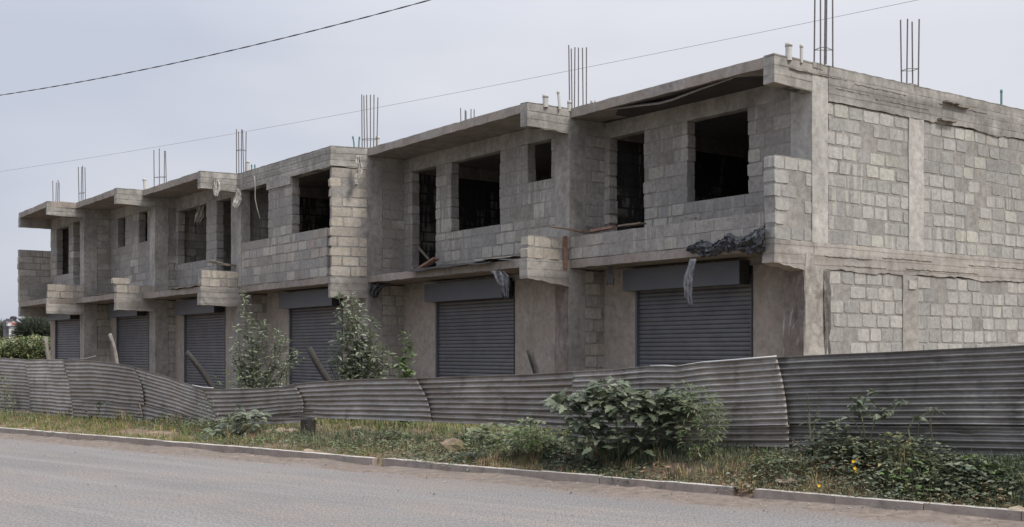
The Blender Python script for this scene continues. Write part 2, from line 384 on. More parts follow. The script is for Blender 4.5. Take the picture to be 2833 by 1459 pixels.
AW = [A[0], A[1], A[2], A[3], A[4] + d2 * .40, A[5] + d2 * .27]
CW = .45
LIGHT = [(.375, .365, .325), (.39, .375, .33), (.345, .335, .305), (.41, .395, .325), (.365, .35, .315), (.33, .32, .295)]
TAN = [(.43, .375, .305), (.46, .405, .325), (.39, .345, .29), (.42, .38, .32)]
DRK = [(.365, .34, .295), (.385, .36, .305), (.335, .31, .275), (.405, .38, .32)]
SHADE_PAL = [(.062, .060, .060), (.055, .053, .055)]  # near-black blocks: the shade inside the rooms painted into their colour
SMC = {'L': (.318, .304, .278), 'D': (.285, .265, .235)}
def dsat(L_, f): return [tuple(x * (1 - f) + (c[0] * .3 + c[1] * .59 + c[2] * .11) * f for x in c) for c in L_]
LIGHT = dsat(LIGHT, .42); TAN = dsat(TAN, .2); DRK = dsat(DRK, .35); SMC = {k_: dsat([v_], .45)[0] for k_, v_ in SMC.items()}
def block_wall(mb, P, d, n, s0, s1, z0, z1, holes=(), T=.2, h=.243, L=.40, pal=LIGHT, g=.014, smear=None, jamb=.02):
    if smear is None: smear = .30 if pal[0] == LIGHT[0] else (-.12 if pal[0] == DRK[0] else .6)
    nc = max(1, round((z1 - z0) / h)); zs = [z0 + (z1 - z0) * i / nc for i in range(nc + 1)]; lock = {0, nc}
    for hh in holes:
        for ze in (hh[2], hh[3]):
            if z0 + .05 < ze < z1 - .05:
                i = min((i for i in range(nc + 1) if i not in lock), key=lambda i: abs(zs[i] - ze), default=None)
                if i is not None and abs(zs[i] - ze) < h * .8: zs[i] = ze; lock.add(i)
    for i in range(nc):
        za, zb = zs[i], zs[i + 1]
        if zb - za < .04: continue
        zc = (za + zb) / 2; iv = [(s0, s1)]
        for hh in holes:
            if hh[2] < zc < hh[3]:
                nv = []
                for a, b_ in iv:
                    if hh[1] <= a or hh[0] >= b_: nv.append((a, b_)); continue
                    if hh[0] > a: nv.append((a, hh[0]))
                    if hh[1] < b_: nv.append((hh[1], b_))
                iv = nv
        for a, b_ in iv:
            if b_ - a < .05: continue
            mb.box(P, d, n, a + .016, b_ - .016, -T + .008, -.003, za, zb, 1)
            js = [a]; x = s0 + (i % 2) * L * .5 + jit(.06) - L
            while x < b_:
                if x > a + .13 and x < b_ - .13: js.append(x)
                x += L * R.uniform(.8, 1.2)
            js.append(b_)
            for q in range(len(js) - 1):
                ja = js[q] + (jit(jamb) if q == 0 else g * R.uniform(.7, 1.6)); jb = js[q + 1] - (jit(jamb) if q == len(js) - 2 else g * R.uniform(.7, 1.6))
                ba, bb = za + g * R.uniform(.6, 1.5), zb - g * R.uniform(.6, 1.5)
                if jb - ja < .04 or bb - ba < .04: continue
                cm_ = P + d * ((ja + jb) / 2); sn = mn.noise(Vector((cm_.x * .75, cm_.y * .75, za * .9))) + jit(.28); sme = sn > smear
                if sme and q > 0: ja -= g * .7
                if sme and q < len(js) - 2: jb += g * .7
                if sme: ba -= g * .5; bb += g * .5
                cc = .008 if sme else .019; w = R.uniform(.0, .003) if sme else (R.uniform(.001, .008) if R.random() < .9 else -.02); ring = []
                for (sx_, zz, dx, dz) in ((ja, ba, 1, 1), (jb, ba, -1, 1), (jb, bb, -1, -1), (ja, bb, 1, -1)):
                    c1 = cc * R.uniform(.3, 1.9); p1 = (sx_ + jit(.007), zz + dz * c1); p2 = (sx_ + dx * c1, zz + jit(.007))
                    ring += [p1, p2] if (dx * dz > 0) else [p2, p1]
                cs, cz = (ja + jb) / 2, (ba + bb) / 2; vs = []
                for (sc, ww) in ((.975, w), (1.0, w - .006), (1.0, -T - R.uniform(0, .01))):
                    for (ps, pz) in ring:
                        q2 = P + d * (cs + (ps - cs) * sc) + n * (ww + jit(.002)); vs.append((q2.x, q2.y, cz + (pz - cz) * sc))
                fs = [tuple(range(8)), tuple(16 + k for k in reversed(range(8)))]
                for k in range(8):
                    k2 = (k + 1) % 8; fs.append((k, 8 + k, 8 + k2, k2)); fs.append((8 + k, 16 + k, 16 + k2, 8 + k2))
                col = R.choice(pal); f_ = R.uniform(.85, 1.10)
                if sme: col = SMC['L'] if pal[0] == LIGHT[0] else SMC['D']; f_ = R.uniform(.92, 1.07)
                mb.add(vs, fs, 0, tuple(c_ * f_ for c_ in col))
BM = [M['block'], M['mortar']]; BMS = [M['block_smear'], M['mortar_dark']]
M['room_shade'] = concrete('shaded_interior_wall', (.055, .053, .054), dark=.8)  # room shade painted into the inner and rear walls
BSH = [M['block_smear'], M['room_shade']]
bld = thing('unfinished_building', (C[0].x, C[0].y, ZG), 'two-storey unfinished grey stone block building in staggered bays with roller shutters', 'building')
n1 = -d2       # outward normal of the fronts
n2 = -d1       # outward normal of the returns / side wall
def hole(P, d, xl, xr, xref, yt, yb):
    a, _ = on(P, d, xl, 900); b_, _ = on(P, d, xr, 900)
    zt = on(P, d, xref, yt)[1] if yt is not None else 99; zb = on(P, d, xref, yb)[1] if yb is not None else -99
    return (min(a, b_), max(a, b_), zb, zt)
ZB = 5.99      # underside of the ring beam
up = {
 0: [hole(AW[0], d1, 1902, 2070, 2066, 300, 537), hole(AW[0], d1, 1686, 1781, 1781, 362, None)],
 1: [hole(AW[1], d1, 1141, 1206, 1206, 460, None), hole(AW[1], d1, 1248, 1383, 1265, 440, 639), hole(AW[1], d1, 1461, 1526, 1526, 381, 494)],
 3: [hole(AW[3], d1, 493, 571, 571, 564, 719), hole(AW[3], d1, 599, 640, 640, 545, None)],
 4: [hole(AW[4], d1, 326, 346, 346, 603, 681), hole(AW[4], d1, 384.5, 407.6, 407, 580, 666)],
 5: [hole(AW[5], d1, 157, 190, 190, 625, 757), hole(AW[5], d1, 203, 224, 224, 612, None)],
}
h_ = up[1][1]; up[1][1] = (h_[0], h_[1], h_[2], on(AW[1], d1, 1383, 414)[1])
for k in range(6):
    zs_ = ZS[k]
    # roof slab and floor slab of the bay
    for (nm, z0, z1, mt) in (('roof_slab', ZR - .18, ZR, M['edge']), ('floor_slab', zs_ - .16, zs_, M['edge_floor'])):
        sb = MB(); nb = int((NX[k] - C[k]).length / .2)
        ring = [C[k].lerp(NX[k], i / nb) for i in range(nb + 1)] + [NX[k] + d2 * 10.5, A[k] + d2 * 10.5, A[k]]
        top = [(p.x + (jit(.006) if i <= nb else 0), p.y + (jit(.006) if i <= nb else 0), z1 + (jit(.010) if i <= nb else 0)) for i, p in enumerate(ring)]
        bot = [(p.x + (jit(.006) if i <= nb else 0), p.y + (jit(.006) if i <= nb else 0), z0 + (jit(.010) if 0 < i < nb else 0)) for i, p in enumerate(ring)]
        N = len(ring)
        sb.add(top + bot, [tuple(range(N))], 0); sb.f.append([N + i for i in reversed(range(N))]); sb.m.append(1); sb.c.append((1, 1, 1))
        for i in range(N): sb.f.append([i, N + i, N + (i + 1) % N, (i + 1) % N]); sb.m.append(0); sb.c.append((1, 1, 1))
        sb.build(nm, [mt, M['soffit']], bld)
    # cantilever beams at the bay's right end, roof and floor
    r = (AW[k] - C[k]); Lr = r.length; r = r / Lr; nr = V2(r.y, -r.x); nr = nr if nr.dot(n2) > 0 else -nr
    t0 = MB(); t0.rbox(C[k], r, nr, -.012, Lr + (.42 if k == 0 else .03), -.22, .012, ZR - (.46 if k != 5 else .42), ZR + .012, j=.010, zend=ZR - .50)
    t0.build('roof_beam', M['conc'], bld)
    t0 = MB(); t0.rbox(C[k], r, nr, -.014, Lr + .03, -.24, .014, zs_ - .38 - (.12 if k in (2, 3, 4, 5) else 0), zs_ + .006, j=.015, step=.12, zend=zs_ - .52, rag=.03)
    t0.build('floor_beam', M['conc_earth'], bld)
    # parapet stub on that beam
    hs = [1.40, .46, None, .45, .25, .46][k]
    if hs:
        pb = MB(); block_wall(pb, C[k], r, nr, .005, Lr - .01, zs_ + .008, zs_ + hs, T=.22, pal=LIGHT if k == 0 else TAN, L=.36, h=.235, g=.014, smear=.55)
        pb.build('parapet_stub', BM, bld)
    # ring beams over the fronts
    if k != 2:
        t0 = MB(); t0.rbox(AW[k], d1, n1, .2, Lk[k], -.2, .014, ZB, ZR - .182, j=.006); t0.build('ring_beam', M['conc_plain'], bld)
    else:
        dd = (NX[2] - C[2]); LL = dd.length; dd /= LL; nn = V2(dd.y, -dd.x); nn = nn if nn.dot(n1) > 0 else -nn
        t0 = MB(); t0.rbox(C[2], dd, nn, .0, LL - .02, -.2, .016, ZR - .48, ZR + .01, j=.008); t0.build('ring_beam', M['conc'], bld)
    t0 = MB(); t0.rbox(AW[k], d1, n1, .2, Lk[k], -.2, -.002, zs_ - .30, zs_ - .162, j=.004); t0.build('floor_ring_beam', M['conc_plain'], bld)
    # columns at the bay's right front corner, upper and lower
    for (z0, z1, dep) in ((zs_, ZR - .18, .40), (ZG, zs_ - .16, .40)):
        cm = MB(); low0 = (k == 0 and z0 == ZG)
        cm.rbox(AW[k], d1, n1, -.018, CW, -dep, .20 if low0 else .02, z0, z1, j=.028 if low0 else .007, step=.07 if low0 else .13)
        cm.build('column', M['keyed_pale'] if low0 else (M['conc_pale'] if k == 0 else M['conc_plain']), bld)
    # return wall (party wall) behind the column
    for (z0, z1, lower) in ((zs_, ZR - .18, 0), (ZG, zs_ - .16, 1)):
        if k == 0: continue
        zb2 = z1 - (.30 if not lower else .02)
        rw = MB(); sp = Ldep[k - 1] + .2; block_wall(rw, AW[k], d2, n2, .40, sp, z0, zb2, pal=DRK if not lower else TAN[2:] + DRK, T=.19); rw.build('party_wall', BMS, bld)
        rw = MB(); block_wall(rw, AW[k], d2, n2, sp, 5.2, z0, zb2, pal=DRK if k == 4 else SHADE_PAL, T=.19, smear=.9)
        rw.box(AW[k], d2, n2, 5.2, 10.4, -.19, -.01, z0, zb2, 1); rw.build('inner_wall', BMS if k == 4 else BSH, bld)
        if not lower:
            t0 = MB(); t0.rbox(AW[k], d2, n2, .40, 10.4, -.2, .008, zb2, z1 - .001, j=.004, step=.4); t0.build('cross_beam', M['conc_plain'], bld)
    # upper front wall
    if k != 2:
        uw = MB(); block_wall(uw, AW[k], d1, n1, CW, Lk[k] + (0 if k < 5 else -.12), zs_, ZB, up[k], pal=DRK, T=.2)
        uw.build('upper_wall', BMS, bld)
    # back wall and inner cross wall
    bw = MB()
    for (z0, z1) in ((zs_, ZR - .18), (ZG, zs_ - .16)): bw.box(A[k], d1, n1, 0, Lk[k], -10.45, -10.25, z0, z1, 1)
    bw.build('rear_wall', BSH, bld)
# inner partition seen through the fourth bay's opening
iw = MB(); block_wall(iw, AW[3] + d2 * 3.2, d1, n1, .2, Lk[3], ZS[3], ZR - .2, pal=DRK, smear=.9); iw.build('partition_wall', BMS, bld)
# left end of the last bay: wall, beams
Q = E6 - V2(0, 0)
ew = MB(); block_wall(ew, E6 - d1 * .01, d2, n2, .01, 1.1, ZS[5] + .01, 5.22, T=.2, pal=DRK, L=.5); ew.build('end_parapet', BMS, bld)
t0 = MB(); t0.rbox(E6 - d1 * .2, d2, n2, -.01, 1.15, -.21, .0, ZR - .50, ZR - .182, j=.006); t0.build('roof_beam', M['conc_plain'], bld)
t0 = MB(); t0.rbox(E6 - d1 * .2, d2, n2, -.01, 1.15, -.21, .0, ZS[5] - .50, ZS[5] - .165, j=.006); t0.build('floor_beam', M['conc_plain'], bld)
ew = MB()
for (z0, z1) in ((ZS[5], ZR - .182), (ZG, ZS[5] - .17)): block_wall(ew, AW[5] + d1 * (Lk[5] - .12), d2, d1, .0, 10.3, z0, z1, T=.18, pal=DRK)
ew.build('end_wall', BMS, bld)
# first bay: low parapet along the balcony front
pf = MB(); dd = (A[1] - C[0]).normalized(); nn = V2(dd.y, -dd.x); nn = nn if nn.dot(n1) > 0 else -nn
block_wall(pf, C[0], dd, nn, .24, (A[1] - C[0]).length - .03, ZS[0] + .012, ZS[0] + .47, T=.2, pal=DRK, L=.42, h=.23, g=.008); pf.build('parapet', BMS, bld)
# low walls along the 4th bay's balcony floor line are inside: recess sill handled by the upper wall
# third bay: enclosed balcony, front and side walls at the slab edge
dd = (NX[2] - C[2]); LL = dd.length; dd /= LL; nn = V2(dd.y, -dd.x); nn = nn if nn.dot(n1) > 0 else -nn
hs3 = [hole(C[2], dd, 665, 743, 743, 507, 659.5), hole(C[2], dd, 808, 908, 908, 461, 627)]
uw = MB(); block_wall(uw, C[2], dd, nn, .21, LL - .24, ZS[2] + .006, ZR - .48, hs3, pal=DRK + TAN[2:3], T=.2); uw.build('upper_wall', BMS, bld)
lt = MB(); a_ = hole(C[2], dd, 745, 806, 800, 500, 508); lt.rbox(C[2], dd, nn, a_[0], a_[1] + .1, -.1, .035, a_[2] - .03, a_[3] + .10, j=.004); lt.build('lintel', M['conc_plain'], bld)
sw = MB(); r = (A[2] - C[2]); Lr = r.length; r /= Lr; nr = V2(r.y, -r.x); nr = nr if nr.dot(n2) > 0 else -nr
block_wall(sw, C[2], r, nr, .0, Lr, ZS[2] + .01, ZR - .50, pal=TAN, T=.2, L=.5, h=.232, jamb=.025); sw.build('side_wall', BM, bld)
t0 = MB(); t0.rbox(A[3], -dd, nn, .0, .24, -.24, .02, ZS[2], ZR - .48, j=.006); t0.build('column', M['conc_plain'], bld)
# right side wall of the building
def su(x): return on(A[0], d2, x, 900)[0]
c2a, c2b = su(2514), su(2551)
c1a, c1b = su(2497), su(2536)
sd = MB()
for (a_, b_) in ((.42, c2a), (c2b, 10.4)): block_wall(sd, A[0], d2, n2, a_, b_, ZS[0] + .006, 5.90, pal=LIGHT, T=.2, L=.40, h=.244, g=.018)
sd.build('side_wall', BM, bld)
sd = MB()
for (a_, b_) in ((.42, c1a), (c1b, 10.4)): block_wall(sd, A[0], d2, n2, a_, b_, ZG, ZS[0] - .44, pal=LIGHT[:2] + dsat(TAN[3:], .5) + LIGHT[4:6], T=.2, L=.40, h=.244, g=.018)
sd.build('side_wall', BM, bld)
cm = MB(); cm.rbox(A[0], d2, n2, c2a - .02, c2b + .02, -.2, .022, ZS[0] + .006, 5.90, j=.010); cm.build('column', M['conc_pale'], bld)
cm = MB(); cm.rbox(A[0], d2, n2, c1a - .02, c1b + .02, -.2, .022, ZG, ZS[0] - .44, j=.010); cm.build('column', M['conc_plain'], bld)
cm = MB(); cm.rbox(A[0], d2, n2, .40, 10.4, -.2, .028, 5.90, ZR + .01, j=.007, step=.12, rag=.06); cm.build('ring_beam', M['conc_band'], bld)
cm = MB(); cm.rbox(A[0], d2, n2, .03, 10.4, -.2, .024, ZS[0] - .44, ZS[0] + .008, j=.008, step=.12, rag=.07); cm.build('floor_ring_beam', M['conc_earth'], bld)
def scrap(x, y, l, th, pr, mat, nm='embedded_plank'):
    s_, z = on(A[0], d2, x * 1.0998, y * 1.0998); t_ = MB(); t_.rbox(A[0], d2, n2, s_, s_ + l, .0, pr, z - th, z, j=.008, step=.1); t_.build(nm, mat, bld)
scrap(2368, 255, .42, .03, .13, M['post']); scrap(2398, 264, .40, .04, .10, M['post']); scrap(2354, 299, .50, .03, .12, M['post']); scrap(2282, 706, .22, .16, .05, M['conc_pale'], 'mortar_lump')
def ledge(s0, s1, z, mat, nm='mortar_ledge'):
    t_ = MB(); t_.rbox(A[0], d2, n2, s0, s1, .0, .037, z - .016, z, j=.006, step=.06); t_.build(nm, mat, bld)
for (a_, b_, z_) in ((-.6, .9, 6.33), (1.1, 2.6, 6.30), (1.7, 3.3, 6.12), (3.6, 5.2, 6.28), (.6, 1.5, 6.16)): ledge(a_, b_, z_, M['conc_plain'])
for (a_, b_, z_) in ((.3, 1.6, 3.26), (1.9, 3.4, 3.31), (2.6, 4.9, 3.14), (4.6, 6.6, 3.30), (.8, 2.0, 3.12)): ledge(a_, b_, z_, M['conc_earth'])
# rough exposed column edges on the ground floor
for k, (x0, x1) in ((0, (0, 0)), (1, (0, 0))):
    kk = MB(); kk.rbox(AW[k], d1, n1, .02, .43, .19 if k == 0 else .012, .215 if k == 0 else .035, ZG, ZS[k] - .17, j=.026, step=.05); kk.build('keyed_strip', M['keyed'], bld)
kk = MB(); kk.rbox(A[0], d2, n2, .28, .43, .005, .040, ZG, ZS[0] - .44, j=.034, step=.04); kk.build('keyed_strip', M['keyed_dark'], bld)
# ground floor fronts: plastered wall pieces, shutter, box
sh = [(1759, 2085, 2045, 786), (1206, 1426, 1390, 823), (800.6, 950, 909, 851), (510, 625, 592, 865), (323, 414, 379, 873.5), (153, 225, 194, 883)]
for k in range(6):
    xl, xr, xb, yb = sh[k]; P = AW[k]; z1 = ZS[k] - .30
    sR = on(P, d1, xr, 900)[0]; sL = on(P, d1, xl, 900)[0]; sR = max(sR, CW + .02); send = Lk[k] - (.12 if k == 5 else .0)
    for (a_, b_) in ((CW, sR), (sL, send)):
        if b_ - a_ > .03: pw = MB(); pw.rbox(P, d1, n1, a_, b_, -.2, .012, ZG, z1, j=.002, step=.3); pw.build('plastered_wall', M['plaster'], bld)
    cu = MB(); p_ = .082; z = ZG + .02; zt = 3.02; rows = []
    while z < zt:
        rows += [(z, -.062), (z + p_ * .18, -.044), (z + p_ * .55, -.040), (z + p_ * .88, -.050), (z + p_ * .94, -.066)]; z += p_
    vs = []
    for (zz, w) in rows:
        for s_ in (sR + .03, sL - .03): q = P + d1 * s_ + n1 * w; vs.append((q.x, q.y, zz))
    cu.add(vs, [(2 * i, 2 * i + 1, 2 * i + 3, 2 * i + 2) for i in range(len(rows) - 1)])
    cu.box(P, d1, n1, sR + .02, sL - .02, -.13, -.10, ZG + .01, zt + .2, 0)
    so = cu.build('roller_shutter', M['shutter'], bld)
    gd = MB(); gd.box(P, d1, n1, sL - .055, sL - .002, -.09, .018, ZG, 2.9); gd.build('guide_rail', M['shutter_box'], so)
    gd = MB(); gd.box(P, d1, n1, sR + .04, sR + .09, -.09, -.02, ZG, 2.9); gd.build('guide_rail', M['shutter_box'], so)
    gd = MB(); gd.box(P, d1, n1, sR + .002, sR + .036, -.12, .02, ZG, z1 - .01); gd.build('door_jamb', M['steel_and_shade'], so)  # jamb coloured near-black to carry the shadow gap beside the curtain
    bx = MB(); Pf = P + n1 * .27
    bR = max(on(Pf, d1, xb, 900)[0], sR + .03); bL = sL + .08; zb = on(Pf, d1, xb, yb)[1]
    if k == 2: bR = sR + .1; zb = 2.77
    bx.box(P, d1, n1, bR, bL, .0125, .27, zb, zb + .42)
    bx.build('shutter_box', M['shutter_box'], so)
    bx = MB(); bx.box(P, d1, n1, bR - .014, bR - .001, .014, .272, zb - .003, zb + .423); bx.build('shaded_box_end', M['steel_and_shade'], so)  # near-black plate painting the canopy's shade onto the box side
    bx = MB(); bx.box(P, d1, n1, sR + .04, sL, -.15, -.06, 2.85, z1); bx.build('head_panel', M['steel_and_shade'], so)

# rebar bundles and pipes on the roof: (centre x, width, top y, n bars, depth, stirrup y) in display pixels
def rod(a, b_, r, mat, name, parent, n=6):
    t = MB(); t.tube([a, b_], r, n); return t.build(name, mat, parent)
def bundle(P, xs, ytop, yst, r=.0135, zb=ZR - .02, D=None):
    """starter bars through the roof above a column"""
    base = MB(); base.rbox(P, d1, n1, -.02, .22, -.26, -.01, zb - .06, zb + .045, j=.012, step=.08)
    bo = base.build('column_starter', M['conc_plain'], bld)
    Dc = P.y + .1
    ws = []
    for i, x in enumerate(xs):
        X = x * 1.0998; D = Dc + (-.09 if i % 2 else .09)
        b0 = Vector(((X - CX) / F * D, D, zb)); y = (ytop + jit(5)) * 1.0998
        tp = Vector(((X + jit(3) - CX) / F * D, D, EYE - (y - HY) / F * D))
        rod(b0, tp, r, M['steel'], 'rebar', bo); ws.append((b0, tp))
    if yst:
        st = MB(); z = EYE - (yst * 1.0998 - HY) / F * Dc
        pts = []
        for (b0, tp) in ws:
            f = (z - b0.z) / (tp.z - b0.z); pts.append(b0.lerp(tp, f))
        ev = [p for i, p in enumerate(pts) if i % 2 == 0]; od = [p for i, p in enumerate(pts) if i % 2]
        loop = ev + list(reversed(od)); st.tube(loop + [loop[0]], .007, 5)
        st.build('stirrup', M['steel'], bo)
bundle(AW[0], [2048, 2064, 2074, 2078, 2095], -45, 123)
bundle(AW[0] + d2 * (c2a + .02), [2268, 2281, 2296, 2310], 51, 176)
bundle(AW[1], [1433, 1439, 1445, 1455, 1467, 1475], 118, None)
bundle(AW[1] + d1 * 3.0 + d2 * 4.2, [1161, 1169, 1174, 1184, 1193], 275, None)
bundle(AW[2], [911, 917, 924, 932, 940, 948], 243, 351)
bundle(AW[3], [595, 601, 607, 613, 618], 329, 378)
bundle(AW[4], [388, 401, 413, 419], 378, 446)
bundle(AW[5], [199, 204, 209, 215], 417, 486)
bundle(AW[5] + d1 * 3.2 + d2 * .4, [134, 140, 144, 149], 455, None)
def pipe(P, x, ytop, r, mat, lean=0):
    D = P.y; X = ((x * 1.0998) - CX) / F * D; zt = EYE - (ytop * 1.0998 - HY) / F * D
    t = MB(); t.tube([(X, D, ZR - .05), (X + lean * .5, D, (ZR + zt) / 2), (X + lean, D, zt)], r, 12, caps=False); t.tube([(X + lean, D, zt - .06), (X + lean, D, zt)], r * 1.13, 12)
    t.build('vent_pipe', mat, bld, True)
pipe(C[0] + d2 * .35, 1984, 109, .056, M['pvc']); pipe(C[0] + d2 * .62, 2016, 112, .028, M['pvc'])
pipe(C[1] + d2 * .4 , 1372, 239, .055, M['pvc']); pipe(C[1] + d2 * .7, 1408, 229, .028, M['pvc'], -.03); pipe(A[1], 1432, 254, .04, M['pvc'])
pipe(A[0] + d2 * 6.3, 2519, 226, .022, M['teal_pvc'])
pipe(A[2] + d2 * .1, 950, 344, .045, M['pvc']); pipe(C[2] + d2 * .5, 892, 343, .018, M['teal_pvc'], -.04); pipe(C[2] + d2 * .55, 902, 344, .018, M['teal_pvc'], .02)
pipe(A[3] + d2 * .1, 623, 405, .05, M['pvc']); pipe(A[3] + d2 * .1, 633, 414, .018, M['teal_pvc']); pipe(A[3] + d2 * .1, 641, 414, .018, M['teal_pvc'])
pipe(A[4] + d2 * .2, 366, 450, .055, M['pvc'], -.03); pipe(A[1] + d1 * .6, 1488, 252, .022, M['pvc']); pipe(A[1] + d1 * .5, 1497, 252, .018, M['pvc'])

# ------------------------------------------------------------------ rags, timber, tarpaulin on the building
def cloth(name, label, cat, outline, D, mat, thick=.05, seed=1, group=None):
    """crumpled hanging sheet from a px outline given as (x left, x right, y) rows, display pixels"""
    rr = random.Random(seed); m_ = MB(); nu = 7; rows = []
    fine = []
    for i in range(len(outline) - 1):
        a, b_ = outline[i], outline[i + 1]
        for q in range(3): fine.append([a[j] + (b_[j] - a[j]) * q / 3 for j in range(3)])
    fine.append(list(outline[-1]))
    for i, (xl, xr, y) in enumerate(fine):
        rows.append([pix((xl + (xr - xl) * u / nu) * 1.0998 + rr.uniform(-1, 1), (y) * 1.0998 + rr.uniform(-1.5, 1.5), D + thick * math.sin(u * 2.1 + i * .5 + seed) + rr.uniform(-.015, .015)) for u in range(nu + 1)])
    vs = [p for r_ in rows for p in r_]; k = nu + 1
    m_.add(vs, [(i * k + u, i * k + u + 1, (i + 1) * k + u + 1, (i + 1) * k + u) for i in range(len(rows) - 1) for u in range(nu)])
    o = m_.build(name, mat, None, True); s_ = o.modifiers.new('t', 'SOLIDIFY'); s_.thickness = .006
    return tag(o, label, cat, group or ('rags hanging from the roof edge' if cat == 'rag' else 'plastic scraps hanging from the balcony edges'))
cloth('rag', 'torn white sack hanging at the corner between the enclosed brick bay and the balcony', 'rag', [(896, 908, 391), (894, 907, 402), (899, 911, 418), (898, 912, 432), (893, 905, 446), (889, 897, 458), (892, 899, 467)], A[2].y - .35, M['white_cloth'], seed=2)
cloth('rag', 'white rag looped over the canopy beam left of the enclosed brick bay', 'rag', [(540, 545, 449), (538, 552, 460), (536, 556, 474), (537, 550, 486), (541, 546, 495)], C[3].y + .15, M['white_cloth'], seed=3)
cloth('rag', 'grey-white rag dangling from the column top left of the enclosed brick bay', 'rag', [(598, 602, 476), (592, 608, 492), (587, 609, 503), (585, 601, 516), (586, 594, 525)], A[3].y - .3, M['white_cloth'], seed=4)
cloth('rag', 'beige cloth hanging inside the wide opening of the fourth bay', 'rag', [(497, 516, 517), (494, 514, 530), (491, 512, 545), (489, 503, 560)], A[3].y + 1.9, M['grey_cloth'], seed=5)
cloth('tarpaulin', 'strip of black plastic hanging in front of the nearest shutter box', 'plastic sheet', [(1735, 1752, 652), (1730, 1747, 675), (1722, 1742, 695), (1719, 1741, 720), (1723, 1741, 745), (1733, 1742, 772)], C[0].y + 1.2, M['grey_plastic'], .02, 6)
cloth('tarpaulin', 'short black plastic scrap dangling at the left of the nearest balcony edge', 'plastic sheet', [(1531, 1540, 664), (1530, 1541, 682), (1526, 1543, 702), (1525, 1544, 716)], A[1].y - .45, M['grey_plastic'], .02, 8)
cloth('tarpaulin', 'black plastic bag knotted at the right of the second shutter box', 'plastic sheet', [(1234, 1268, 683), (1244, 1282, 696), (1252, 1282, 712), (1262, 1280, 728), (1270, 1278, 752)], C[1].y + .5, M['grey_plastic'], .05, 9)
cloth('tarpaulin', 'crumpled dark plastic under the slab right of the enclosed brick bay', 'plastic sheet', [(928, 982, 714), (932, 962, 724), (928, 953, 738), (938, 950, 750)], A[2].y - .2, M['black_plastic'], .08, 10)
# heap of black sheeting lying over the nearest slab edge
hp = MB(); dd = (A[1] - C[0]).normalized(); nn = V2(dd.y, -dd.x); nn = nn if nn.dot(n1) > 0 else -nn
nu, nv = 60, 14; s_a, s_b = .14, 1.95; vs = []
for i in range(nu + 1):
    f = i / nu; s_ = s_a + (s_b - s_a) * f
    zt = ZS[0] + .14 * (1 - f) + .03 + .05 * math.sin(f * 17)
    zb = ZS[0] - .17 - .05 * math.sin(f * 11) + .06 * f
    for j in range(nv + 1):
        g_ = j / nv; w = .03 + .10 * math.sin(g_ * 3.0) * (1 - .5 * f) + .06 * mn.noise(Vector((f * 9, g_ * 4, 1))) + .05 * mn.noise(Vector((f * 34, g_ * 12, 6)))
        q = C[0] + dd * (s_ + .03 * mn.noise(Vector((f * 7, g_ * 5, 5)))) + nn * max(.024, w); vs.append((q.x, q.y, zt + (zb - zt) * g_ + .05 * mn.noise(Vector((f * 12, g_ * 6, 3))) + .035 * mn.noise(Vector((f * 40, g_ * 9, 8))) - (.10 * max(0, mn.noise(Vector((f * 22, 4, 1)))) * g_)))
hp.add(vs, [(i * (nv + 1) + j, i * (nv + 1) + j + 1, (i + 1) * (nv + 1) + j + 1, (i + 1) * (nv + 1) + j) for i in range(nu) for j in range(nv)])
o = hp.build('tarpaulin', M['black_plastic']); o.modifiers.new('t', 'SOLIDIFY').thickness = .008
tag(o, 'crumpled heap of black sheeting draped over the nearest slab edge above the shutter', 'plastic sheet')
M['darkboard'] = simple('dark_board', (.055, .052, .05), .85, .3, 3)  # even near-black base colour
# sagging sheet under the nearest canopy
sgm = MB(); rows = []
front = [(1450, 285), (1520, 276), (1600, 266), (1660, 259), (1690, 251), (1760, 224), (1840, 196), (1905, 171)]
for i, (x, y) in enumerate(front):
    s_, z = on(C[0] + d2 * .10, dd, x * 1.0998, y * 1.0998); q = C[0] + d2 * .10 + dd * s_; q2 = q + d2 * .84  # sheet runs back to the wall, its dark face covering the soffit
    rows.append([(q.x, q.y, z), ((q.x + q2.x) / 2, (q.y + q2.y) / 2, (z + ZR - .19) / 2 - .02), (q2.x, q2.y, ZR - .195)])
vs = [p for r_ in rows for p in r_]; sgm.add(vs, [(i * 3 + j, i * 3 + j + 1, (i + 1) * 3 + j + 1, (i + 1) * 3 + j) for i in range(len(rows) - 1) for j in range(2)])
o = sgm.build('sagging_board', M['darkboard']); fe = MB(); fe.tube([Vector(r_[0]) + Vector((0, 0, -.012)) for r_ in rows], .016, 5); fe.build('edge_batten', M['post'], o); o.modifiers.new('t', 'SOLIDIFY').thickness = .022
tag(o, 'sagging formwork sheet hanging beneath the canopy of the nearest bay', 'board')
def edge_sheet(k, xa, xb, w0, w1, lift, drop, mat, label):
    dd_ = (NX[k] - C[k]).normalized(); nn_ = V2(dd_.y, -dd_.x); nn_ = nn_ if nn_.dot(n1) > 0 else -nn_
    sa = on(C[k], dd_, xa * 1.0998, 700)[0]; sb_ = on(C[k], dd_, xb * 1.0998, 700)[0]; m_ = MB(); rows = []
    for i in range(17):
        s_ = sa + (sb_ - sa) * i / 16
        rows.append([((C[k] + dd_ * s_ + nn_ * w).x, (C[k] + dd_ * s_ + nn_ * w).y, ZS[k] + lift + .05 * mn.noise(Vector((s_ * 1.8, w * 3, k))) - drop * max(0, w + .02) / .12) for w in (w0, w0 * .5, 0, w1 * .5, w1 + .02 * mn.noise(Vector((s_ * 5, 1, 1))))])
    m_.add([p for r_ in rows for p in r_], [(i * 5 + j, i * 5 + j + 1, (i + 1) * 5 + j + 1, (i + 1) * 5 + j) for i in range(16) for j in range(4)])
    o = m_.build('loose_sheet', mat, None, False); o.modifiers.new('t', 'SOLIDIFY').thickness = .008; return tag(o, label, 'sheet')
